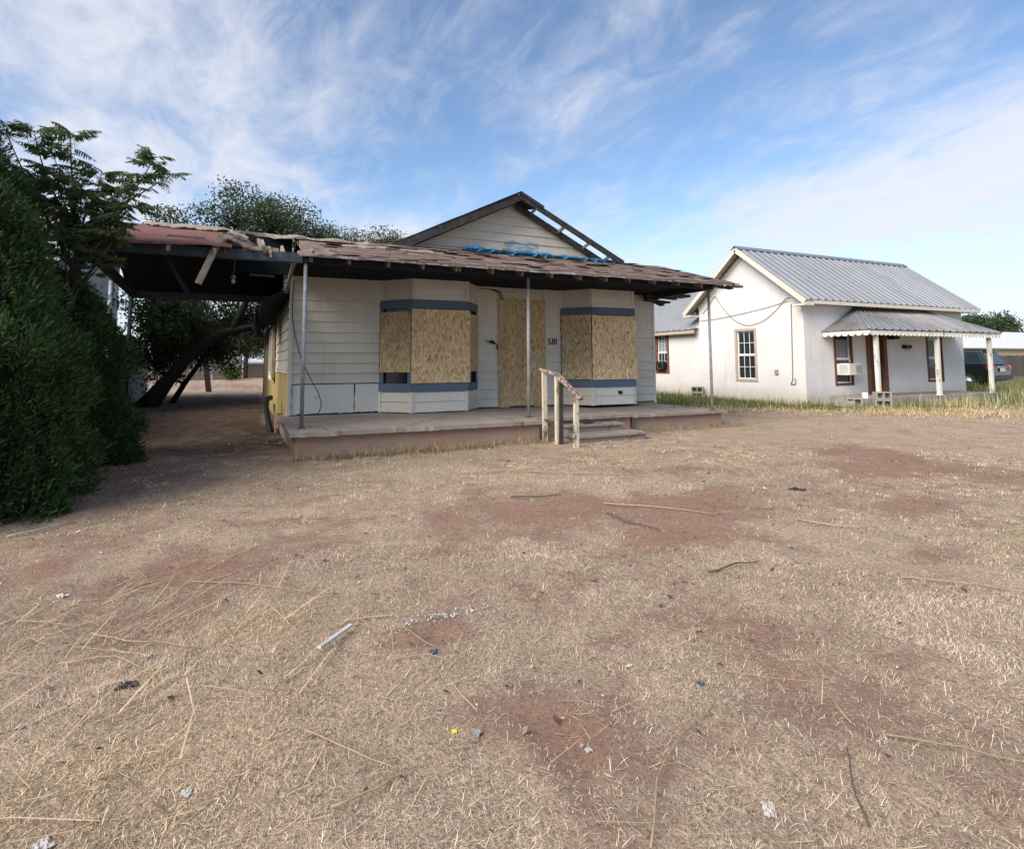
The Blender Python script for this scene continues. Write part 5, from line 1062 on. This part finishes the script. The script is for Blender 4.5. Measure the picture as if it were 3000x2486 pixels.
def trees():
    G = lambda x, y: float(gz(x, y)) - .05
    A = lambda *p: [np.array(q, float) for q in p]
    tree('leaning_tree', 'dark tree leaning to the right behind the carport with a thick curved trunk',
         [(A((-3.45, 13.4, G(-3.45, 13.4)), (-3.2, 13.2, .35), (-2.85, 13.1, .85), (-2.42, 13, 1.45), (-1.9, 13, 1.98), (-1.33, 13, 2.42), (-.75, 13.1, 2.58), (-.23, 13.2, 2.7), (.2, 13.3, 3.1), (.5, 13.5, 3.7)), [.36, .29, .22, .185, .165, .15, .13, .11, .09, .07]),
          (A((-1.0, 13.05, 2.5), (-.6, 13.4, 3.6), (-.7, 13.9, 5.0), (-1.1, 14.2, 6.2)), [.13, .11, .08, .05]), (A((-1.9, 13, 1.98), (-2.3, 13.5, 3.2), (-2.4, 14, 4.6), (-2.2, 14.4, 5.6)), [.12, .10, .07, .04]),
          (A((-2.9, 15.2, G(-2.9, 15.2)), (-2.5, 15.0, .7), (-2.0, 14.9, 1.5), (-1.7, 14.9, 1.85)), [.11, .09, .07, .04])],
         [((-2.6, 14.6, 5.9), (1.3, 1.2, 1.2), 46), ((-1.0, 14.6, 6.9), (1.2, 1.2, 1.2), 44), ((.2, 14.8, 6.7), (1.1, 1.1, 1.1), 40), ((-2.6, 15.0, 3.2), (1.3, 1.2, 1.1), 60), ((-1.6, 15.4, 2.0), (1.2, .8, .9), 52), ((-3.4, 15.2, 1.6), (.8, 1.0, 1.2), 46), ((-.6, 15.6, 3.3), (1.2, 1.0, .8), 44), ((.4, 14.6, 4.4), (1.2, 1.0, 1.2), 40), ((-1.8, 16, 4.4), (2.0, 1.0, 1.0), 40), ((-1.6, 10.4, 4.4), (2.0, 1.9, .6), 60), ((-3.0, 12.2, 3.3), (1.1, 1.4, 1.0), 50), ((-.3, 12, 4.6), (1.5, 1.5, .7), 36), ((-2.9, 14.4, 2.4), (1.0, .8, .9), 44), ((-2.2, 17.5, 2.6), (1.6, 1.0, 1.6), 50)],  # low forward blobs are unseen, added to shade the ground behind the carport
         'elm_leaf', 'bark_dark', .12, 30, .25)
    tree('backyard_tree', 'leafy tree rising behind the roof just left of the broken carport ridge', [(A((1.3, 19, 0), (1.4, 19, 3), (1.3, 19, 6)), [.22, .18, .1])],
         [((.7, 19.2, 7.9), (1.2, 1.1, 1.3), 46), ((2.1, 19.4, 7.3), (1.1, 1.1, 1.2), 42), ((1.2, 19.5, 6.2), (1.6, 1.1, 1.0), 36)], 'elm_leaf', 'bark_dark', .13, 28, .32)
    tree('backyard_tree', 'yellowing round-topped tree showing over the porch roof left of the gable', [(A((5.6, 21.5, 0), (5.6, 21.5, 3), (5.5, 21.5, 6)), [.2, .16, .1])],
         [((4.4, 21.6, 7.5), (1.2, 1.0, .9), 40), ((6.0, 21.8, 7.7), (1.1, 1.0, .9), 38), ((7.3, 21.8, 7.2), (.8, .9, .9), 22), ((5.4, 22, 6.4), (2.2, 1, .9), 34)], 'autumn_leaf', 'bark_grey', .13, 26, .3)
    tree('backyard_tree', 'thin-crowned tree between the carport ridge and the yellowing tree', [(A((3.0, 20.5, 0), (3.1, 20.5, 3), (3.0, 20.5, 6)), [.18, .14, .08])],
         [((3.0, 20.6, 7.4), (.9, .9, 1.0), 30), ((3.7, 20.8, 6.8), (.9, .9, .9), 26)], 'elm_leaf', 'bark_grey', .12, 22, .3)
    tree('far_tree', 'bright yellow-green tree beyond the far end of the back yard', [(A((-.3, 41, .2), (-.3, 41, 2.2), (-.2, 41, 3.6)), [.2, .15, .08])],
         [((-.3, 41, 3.6), (1.8, 1.2, 1.5), 80), ((-2.6, 42, 3.4), (2.2, 1.2, 1.9), 90), ((-5, 42, 3.6), (2.0, 1.2, 2.2), 70), ((.9, 42, 3.2), (.9, .9, 1.2), 36), ((-3.8, 41, 2.2), (2.2, 1, 1.2), 60)], 'autumn_leaf', 'bark_grey', .2, 26, .42)
    tree('round_bush', 'small round yellow-green bush in front of the far back fence', [(A((-1.2, 36.5, .2), (-1.2, 36.5, .5)), [.05, .03])], [((-1.2, 36.5, .85), (.62, .5, .5), 60)], 'bright_leaf', 'bark_grey', .11, 26, .13, None, 'bush')
    for lab, x, y, z, s in (('left one of the two dark trees beyond the tan building', 148, 66, 8.2, 1.0), ('right one of the two dark trees beyond the tan building', 164, 68, 8.8, 1.15)):
        tree('far_tree', lab, [(A((x, y, 0), (x, y, 4), (x, y, 7)), [.5, .4, .2])], [((x - 3 * s, y, z), (4 * s, 3, 2.6 * s), 46), ((x + 4 * s, y + 1, z + 1), (4 * s, 3, 2.6 * s), 46), ((x, y, z - 2.5), (7 * s, 3, 2.5), 60)], 'mesquite_leaf', 'bark_dark', .62, 24, 1.0, 'trees beyond the tan building')
trees()

def juniper(label, cx, cy, h, r0, seed, n=70000, taper=.55, lean=(0, 0)):
    z0 = float(gz(cx, cy)) - .03; r = empty('juniper_shrub', (cx, cy, z0), label, 'shrub', 'junipers along the left edge of the yard'); rg = np.random.default_rng(seed)
    def rad(t): return r0 * np.power(np.clip(1 - t, 0, 1), taper) * (0.86 + .14 * np.sin(t * 3.1)) 
    def lump(th, z): return .66 + .62 * fbm(th * 2.9 + seed * 3.1, z * 2.0 + seed, 1.0, 4) 
    nc = n // 140; tc = rg.random(nc) ** 1.1; thc = rg.uniform(0, 2 * math.pi, nc); zc = tc * h
    rc = rad(tc) * lump(np.minimum(thc, 2 * math.pi - thc), zc) - np.abs(rg.normal(0, .07, nc)); Cc = np.stack([cx + lean[0] * tc + np.cos(thc) * rc, cy + lean[1] * tc + np.sin(thc) * rc, z0 + zc], 1)
    out = np.stack([np.cos(thc), np.sin(thc), 1.25 + .5 * tc], 1); out /= np.linalg.norm(out, axis=1)[:, None]; sz = rg.uniform(.55, 1.35, nc)
    ci = rg.integers(0, nc, n); v = rg.normal(size=(n, 3)); v /= np.linalg.norm(v, axis=1)[:, None]; q = v * (rg.random(n)[:, None] ** .5) * np.array([.15, .15, .19]) * sz[ci][:, None]
    P = Cc[ci] + q + out[ci] * .02; D = v * .55 + out[ci] * .8 + rg.normal(0, .3, (n, 3)); D /= np.linalg.norm(D, axis=1)[:, None]; P[:, 2] = np.maximum(P[:, 2], z0 + .01)
    nn = rg.normal(size=(n, 3)); V, F = leaf_cards(P, D, nn, rg.uniform(.035, .085, n), rg.uniform(.010, .022, n)); np_mesh('foliage', V, F, 'juniper_leaf', r)
    # stray shoots that break the outline
    m = MB(); sv = []; sf = []; so = 0
    for q in range(90):
        a = rg.integers(0, nc); st = Cc[a] + out[a] * .08; ln = rg.uniform(.12, .34); dv = out[a] + np.array([rg.normal(0, .25), rg.normal(0, .25), rg.uniform(.1, .7)]); dv /= np.linalg.norm(dv); en = st + dv * ln
        m.tube([st, (st + en) / 2 + rg.normal(0, .012, 3), en], [.004, .003, .0015], 4, False); k = int(ln * 130); tt = rg.random(k)[:, None]; d2 = dv * .8 + rg.normal(0, .55, (k, 3)); d2 /= np.linalg.norm(d2, axis=1)[:, None]
        v_, f_ = leaf_cards(st + (en - st) * tt, d2, rg.normal(size=(k, 3)), rg.uniform(.03, .06, k), rg.uniform(.009, .016, k)); sv.append(v_); sf.append(f_ + so); so += len(v_)
    m.build('shoot_stems', 'bark_grey', r); np_mesh('shoots', np.concatenate(sv), np.concatenate(sf), 'juniper_leaf', r)
    # solid dark core added inside the foliage to block light
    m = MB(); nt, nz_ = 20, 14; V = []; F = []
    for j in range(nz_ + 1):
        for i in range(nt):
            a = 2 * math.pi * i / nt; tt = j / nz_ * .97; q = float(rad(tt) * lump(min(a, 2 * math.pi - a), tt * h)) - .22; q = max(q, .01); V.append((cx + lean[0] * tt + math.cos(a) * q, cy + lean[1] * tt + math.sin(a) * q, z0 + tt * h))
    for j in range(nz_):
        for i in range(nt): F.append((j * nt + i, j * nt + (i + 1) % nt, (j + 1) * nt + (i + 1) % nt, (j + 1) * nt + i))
    m.add(V, F, True).build('light_block_core', 'shrub_core', r)
    MB().tube([(cx, cy, z0 - .05), (cx + lean[0] * .3, cy + lean[1] * .3, z0 + h * .5)], [.1, .05], 7).build('trunk', 'bark_dark', r)
juniper('tallest dark green juniper at the left edge of the yard', -4.25, -.6, 4.75, 1.7, 4, 140000, .34)
juniper('rounded dark green juniper next to the carport opening', -3.2, .75, 2.6, 1.2, 5, 120000, .32)
juniper('dark green juniper bulging into the yard nearest the street', -3.4, -1.75, 3.2, 1.38, 9, 150000, .34)

def pinnate_tree():
    r = empty('pinnate_leaf_tree', (-2.95, .75, .05), 'slender tree with long feathery leaves growing through the junipers in front of the carport', 'tree')
    m = MB(); tips = [(-3.2, .1, 4.35), (-3.5, .0, 4.4), (-2.85, .2, 4.45), (-1.85, .0, 4.2), (-1.65, .2, 4.05), (-2.25, .2, 3.75), (-2.05, -.1, 3.45), (-2.5, .3, 4.0), (-2.35, .1, 2.75), (-3.2, -.1, 3.75), (-2.9, .0, 3.7), (-2.7, .3, 3.2), (-2.3, -.1, 3.1), (-3.4, -.3, 3.5), (-2.6, .0, 3.55), (-2.05, .1, 3.9), (-3.0, .1, 4.1), (-2.75, -.2, 2.95), (-2.45, .25, 3.4), (-2.9, -.1, 3.35)]
    stem = [np.array(p) for p in ((-2.95, .75, 0.0), (-2.85, .5, 1.2), (-2.75, .3, 2.2), (-2.68, .2, 2.6), (-2.7, .15, 3.1))]; m.tube(stem, [.06, .05, .045, .04, .03], 8)
    V = []; F = []; rach = MB()
    for i, tp in enumerate(tips):
        tp = np.array(tp); root = stem[2] if tp[2] < 3.0 else stem[3 if i % 2 else 4]; mid = (root + tp) / 2 + np.array([RNG.normal(0, .08), RNG.normal(0, .1), -.08])
        pts = bez(root, mid, tp, 7); m.tube(pts, np.linspace(.020, .004, 7), 6)
        for k in range(RNG.integers(18, 26)):
            f = RNG.uniform(.4, 1.0) if k > 9 else RNG.uniform(.92, 1.0); fi_ = f * 6; i0_ = min(5, int(fi_)); bp = np.array(pts[i0_]) + (np.array(pts[i0_ + 1]) - np.array(pts[i0_])) * (fi_ - i0_); az = RNG.uniform(0, 6.28); el = RNG.uniform(.0, .8) if f > .9 else RNG.uniform(-.2, .5)
            L = RNG.uniform(.26, .46); d0 = np.array([math.cos(az) * math.cos(el), math.sin(az) * math.cos(el), math.sin(el)]); npair = int(L / .030)
            side = np.cross(d0, [0, 0, 1.0]); side /= np.linalg.norm(side); prev = bp; line = [bp]
            for q in range(npair):
                t = (q + 1) / npair; p = bp + d0 * L * t + np.array([0, 0, -.30 * L * t * t]); line.append(p)
                if t > .15:
                    ll = .092 * math.sin(math.pi * min(1, .25 + .72 * t)) + .02
                    for sg in (-1, 1):
                        dd = side * sg * .8 + d0 * .35 + np.array([0, 0, -.62]) + RNG.normal(0, .12, 3); dd /= np.linalg.norm(dd); wv = d0 * .5 + RNG.normal(0, .1, 3); w = ll * .30; b = len(V)
                        V += [p, p + dd * ll * .35 + wv * w, p + dd * ll, p + dd * ll * .35 - wv * w]; F.append((b, b + 1, b + 2, b + 3))
            rach.tube(line[::3] + [line[-1]], .0035, 3, False)
    m.build('stems', 'bark_grey', r); rach.build('leaf_stalks', 'bark_grey', r); np_mesh('crown', np.array(V), np.array(F), 'pinnate_leaf', r)
    for a, b in (((-2.7, .2, 2.55), (-3.05, -.2, 3.3)), ((-2.72, .25, 2.3), (-2.3, 0, 2.95)), ((-2.85, .3, 1.9), (-3.25, -.3, 2.9))):
        MB().tube(bez(np.array(a), (np.array(a) + np.array(b)) / 2 + np.array([.03, 0, .05]), np.array(b), 5), np.linspace(.02, .008, 5), 6).build('bare_branch', 'bark_grey', r)
pinnate_tree()

# ------------------------------------------------------------------ small things in the yard
def old_post():
    r = empty('leaning_post', (-2.0, 22.0, .15), 'old leaning wooden post standing alone in the back yard', 'post')
    MB().bar((-2.0, 22.0, .05), (-2.22, 22.0, 1.62), .24, .2, (0, 1, 0), j=.01).build('shaft', 'charred_wood', r); MB().bar((-2.22, 22, 1.62), (-2.25, 22, 1.86), .26, .22, (0, 1, 0), j=.012).build('cap', 'tan_frame', r)
    MB().bar((-1.86, 21.96, .5), (-2.02, 21.96, 1.6), .05, .1, (0, 1, 0)).build('nailed_board', 'white_peeling', r)
old_post()
def pipe():
    r = empty('black_pipe', (-.16, 4.4, .05), 'bent black drain pipe leaning at the left side wall of the house', 'pipe')
    MB().tube([(-.12, 3.55, .02), (-.16, 3.9, .22), (-.20, 4.3, .50), (-.19, 4.55, .64), (-.10, 4.75, .66)], [.05, .05, .05, .055, .06], 9).build('barrel', 'black_metal', r)
    MB().bar((-.06, 3.3, .05), (-.03, 4.6, .52), .04, .03).build('loose_strip', 'weathered_wood', r); MB().slab([(-.28, 5.0, .3), (-.1, 5.0, .32), (-.1, 5.02, .06), (-.26, 5.02, .06)], (0, -1, 0), .04).build('leaning_tile', 'cinder', r)
pipe()

def litter():
    def g(x, y, h=0.0): return Vector((x, y, float(gz(x, y)) + h))
    def stick(name, label, pts, r, mat, cat='stick'):
        cx, cy = pts[0]; e = empty(name, g(cx, cy), label, cat); r = r * .58; P = [g(x, y, .012 + r + .006 * (i % 2)) for i, (x, y) in enumerate(pts)]; out = []
        for i in range(len(P) - 1):
            for k in range(3): q = P[i].lerp(P[i + 1], k / 3); out.append(q + Vector((random.uniform(-1, 1), random.uniform(-1, 1), random.uniform(0, .5))) * (r * 1.1 + .002))
        out.append(P[-1]); MB().tube(out, [r * (1 - .55 * i / (len(out) - 1)) for i in range(len(out))], 6).build('shaft', mat, e); return e
    S = [('straw_stalk', 'long pale straw stalk in the bottom centre foreground, lying diagonally', [(-.46, -6.58), (-.32, -6.78), (-.2, -6.95)], .0055, 'stick'),
         ('twig', 'forked pale twig at the bottom edge, left of centre', [(-.44, -7.02), (-.28, -7.0), (-.16, -6.95), (-.02, -6.86)], .006, 'stick'),
         ('twig', 'long thin pale twig running out of the bottom edge right of centre', [(.35, -7.55), (.52, -7.36), (.76, -7.2), (1.0, -7.12)], .006, 'stick'),
         ('straw_stalk', 'straight yellow stalk near the bottom right corner', [(1.42, -7.52), (1.6, -7.68), (1.75, -7.84)], .006, 'stick'),
         ('twig', 'grey twig slanting up at the right end of the bottom edge', [(.98, -7.75), (1.1, -7.62), (1.24, -7.5)], .007, 'dark_stick'),
         ('straw_stalk', 'thin stalk right of centre in the foreground', [(1.25, -6.92), (1.4, -7.05), (1.58, -7.2)], .004, 'stick'),
         ('twig', 'pair of crossed twigs on the bare patch in the middle of the foreground', [(.07, -5.92), (.12, -6.12), (.16, -6.22)], .005, 'stick'),
         ('twig', 'crossing twig on the small bare patch beside the blue scrap', [(.22, -5.95), (.1, -6.1), (.04, -6.25)], .005, 'stick'),
         ('straw_stalk', 'bent yellow stalk below the blue scrap', [(-.06, -6.2), (.1, -6.27), (.2, -6.37)], .005, 'stick'),
         ('straw_stalk', 'thick pale stalk lying across the left foreground', [(-1.36, -5.3), (-1.18, -5.5), (-1.0, -5.58), (-.86, -5.7)], .008, 'stick'),
         ('straw_stalk', 'curved yellow stalk among the weeds at the left', [(-1.42, -5.62), (-1.2, -5.66), (-1.05, -5.85)], .007, 'stick'),
         ('straw_stalk', 'long straight stalk in the left middle of the yard', [(-.95, -4.75), (-.6, -4.95), (-.25, -5.3)], .006, 'stick'),
         ('twig', 'pale stick lying along the foot of the nearest juniper', [(-2.35, -3.0), (-2.2, -2.9), (-2.0, -2.75)], .009, 'lath'),
         ('branch', 'long pale fallen branch lying in front of the porch, right of centre', [(1.7, -2.2), (2.3, -2.35), (2.9, -2.75), (3.25, -3.0)], .014, 'stick'),
         ('branch', 'forked branch on the big bare patch of red soil', [(2.45, -4.2), (2.85, -4.6), (3.1, -4.95)], .012, 'stick'),
         ('branch', 'dark charred stick at the left end of the red bare patch', [(1.75, -3.6), (2.0, -3.75), (2.25, -3.75)], .016, 'dark_stick'),
         ('branch', 'dark branch across the dry grass at the right of the bare patch', [(2.25, -4.55), (2.3, -4.85), (2.38, -5.1)], .017, 'dark_stick'),
         ('branch', 'brown stick lying alone in the right half of the yard', [(2.05, -6.0), (2.3, -5.98), (2.48, -6.0)], .012, 'dark_stick'),
         ('branch', 'curved pale stick at the far right of the yard', [(3.55, -5.42), (3.65, -5.72), (3.85, -5.85)], .012, 'stick'),
         ('straw_stalk', 'bundle-like yellow stalk at the right edge of the yard', [(3.1, -6.55), (3.35, -6.85), (3.6, -7.2)], .008, 'stick')]
    for s in S: stick(*s)
    random.seed(21)
    def scrap(name, label, x, y, s, mat, cat='scrap', el=1.0, rz=0.0, n=7):
        s = s * .66; e = empty(name, g(x, y), label, cat, None, rz); V = []; F = []
        for j in range(n):
            for i in range(n):
                u, v = i / (n - 1) - .5, j / (n - 1) - .5; k = 1 + .22 * random.uniform(-1, 1) * (i in (0, n - 1) or j in (0, n - 1))
                V.append((u * s * k * el, v * s * k, .004 + (s if s < .2 else .02) * .35 * abs(mnoise.noise(Vector((u * 5 + x * 9, v * 5, y * 7))))))
        k0 = len(V); V += [(a, b, c - .004) for a, b, c in V]
        for j in range(n - 1):
            for i in range(n - 1): a = j * n + i; q = (a, a + 1, a + n + 1, a + n); F += [q, tuple(t + k0 for t in q[::-1])]
        MB().add(V, F).build('sheet', mat, e, world_=False)
    scrap('paper_scrap', 'torn white paper scrap at the bottom right of the foreground', .78, -7.57, .10, 'white_scrap', 'paper', .5, R(-35), 9)
    scrap('plastic_scrap', 'dark blue plastic scrap on the ground in the centre foreground', .14, -6.22, .05, 'blue_scrap', 'plastic scrap')
    scrap('plastic_scrap', 'crumpled blue and white wrapper on the straw right of centre', 1.09, -6.95, .045, 'blue_scrap', 'wrapper')
    scrap('yellow_card', 'small bright yellow card in the centre foreground', .03, -6.82, .03, 'yellow_scrap', 'card')
    scrap('paper_scrap', 'grey crumpled paper next to the yellow card', .1, -6.86, .055, 'grey_scrap', 'paper', .7, .6)
    scrap('plastic_scrap', 'black plastic scrap in the left foreground weeds', -1.12, -5.92, .08, 'black_scrap', 'plastic scrap', 1.5)
    scrap('paper_scrap', 'white paper scrap in the bottom left corner', -1.19, -6.78, .09, 'white_scrap', 'paper', .7, .7)
    scrap('paper_scrap', 'pale flat scrap in the lower left straw', -.84, -6.72, .06, 'white_scrap', 'paper', .8)
    scrap('paper_scrap', 'white scrap among stalks at the left middle', -1.64, -4.62, .11, 'white_scrap', 'paper', .45, .8)
    scrap('paper_scrap', 'small white scrap left of the lath', -1.08, -5.66, .055, 'white_scrap', 'paper')
    scrap('paper_scrap', 'tiny white scrap at the left edge of the lower yard', -1.44, -6.05, .045, 'white_scrap', 'paper')
    scrap('paper_scrap', 'white flake below the middle of the bare foreground patch', .42, -7.12, .03, 'white_scrap', 'paper')
    u = RNG.random(420); cxx = .02 + .55 * u; cyy = -5.94 + .08 * np.sin(u * 3.0) + RNG.normal(0, .035, 420); cxx = cxx + RNG.normal(0, .03, 420); keep = RNG.random(420) < smooth(.35, .6, vnoise(u * 7, u * 0 + 3.5)) + .15; sz = np.where(keep, RNG.gamma(2, .0014, 420) + .0009, .0003)
    pa = unit(420) * sz[:, None]; pb = unit(420) * sz[:, None]; cp = np.stack([cxx, cyy, gz(cxx, cyy) + .014], 1); Vv = np.stack([cp - pa, cp + pb, cp + pa, cp - pb], 1).reshape(-1, 3)
    tag(np_mesh('plaster_crumbs', Vv, (np.arange(420) * 4)[:, None] + np.array([[0, 1, 2, 3]]), 'lath'), 'pale streak of plaster crumbs in the straw in the middle of the yard', 'plaster crumbs', kind='stuff')
    scrap('plastic_scrap', 'black scrap far out in the right half of the yard', 4.6, -4.6, .16, 'black_scrap', 'plastic scrap', 1.4)
    scrap('paper_scrap', 'white scrap near the foot of the porch corner', -.35, .25, .13, 'white_scrap', 'paper')
    scrap('paper_scrap', 'white scrap lying in front of the porch steps', 2.2, -1.35, .1, 'white_scrap', 'paper')
    e = empty('wood_lath', g(-.25, -5.86), 'straight whitish wooden lath lying in the straw left of centre', 'wood lath')
    MB().bar(g(-.345, -5.96, .03), g(-.165, -5.78, .035), .022, .010).build('strip', 'lath', e)
    # chips, leaves and pebbles too many to name
    n = 3600; x, y, r = wedge(n, 1.5, 12.0); k = off_house(x, y); x, y = x[k], y[k]; n = len(x); s = RNG.gamma(2, .004, n) + .003
    yaw = RNG.uniform(0, 6.28, n); a = np.stack([np.cos(yaw), np.sin(yaw), RNG.normal(0, .25, n)], 1); b = np.stack([-np.sin(yaw), np.cos(yaw), RNG.normal(0, .25, n)], 1); P = np.stack([x, y, gz(x, y) + .012], 1); w = s * RNG.uniform(.2, .6, n)
    V = np.stack([P - a * s[:, None], P + b * w[:, None], P + a * s[:, None], P - b * w[:, None]], 1).reshape(-1, 3); F = (np.arange(n) * 4)[:, None] + np.array([[0, 1, 2, 3]])
    pal = np.array([[.6, .58, .55], [.05, .042, .038], [.09, .065, .05], [.5, .42, .3], [.24, .16, .11], [.03, .027, .027]]); c = pal[RNG.choice(6, n, p=[.02, .28, .27, .10, .23, .10])]
    tag(np_mesh('ground_litter', V, F, 'dry_blade', colors=np.repeat(c, 4, 0)), 'fine dark and pale litter chips scattered over the yard', 'litter', kind='stuff')
litter()
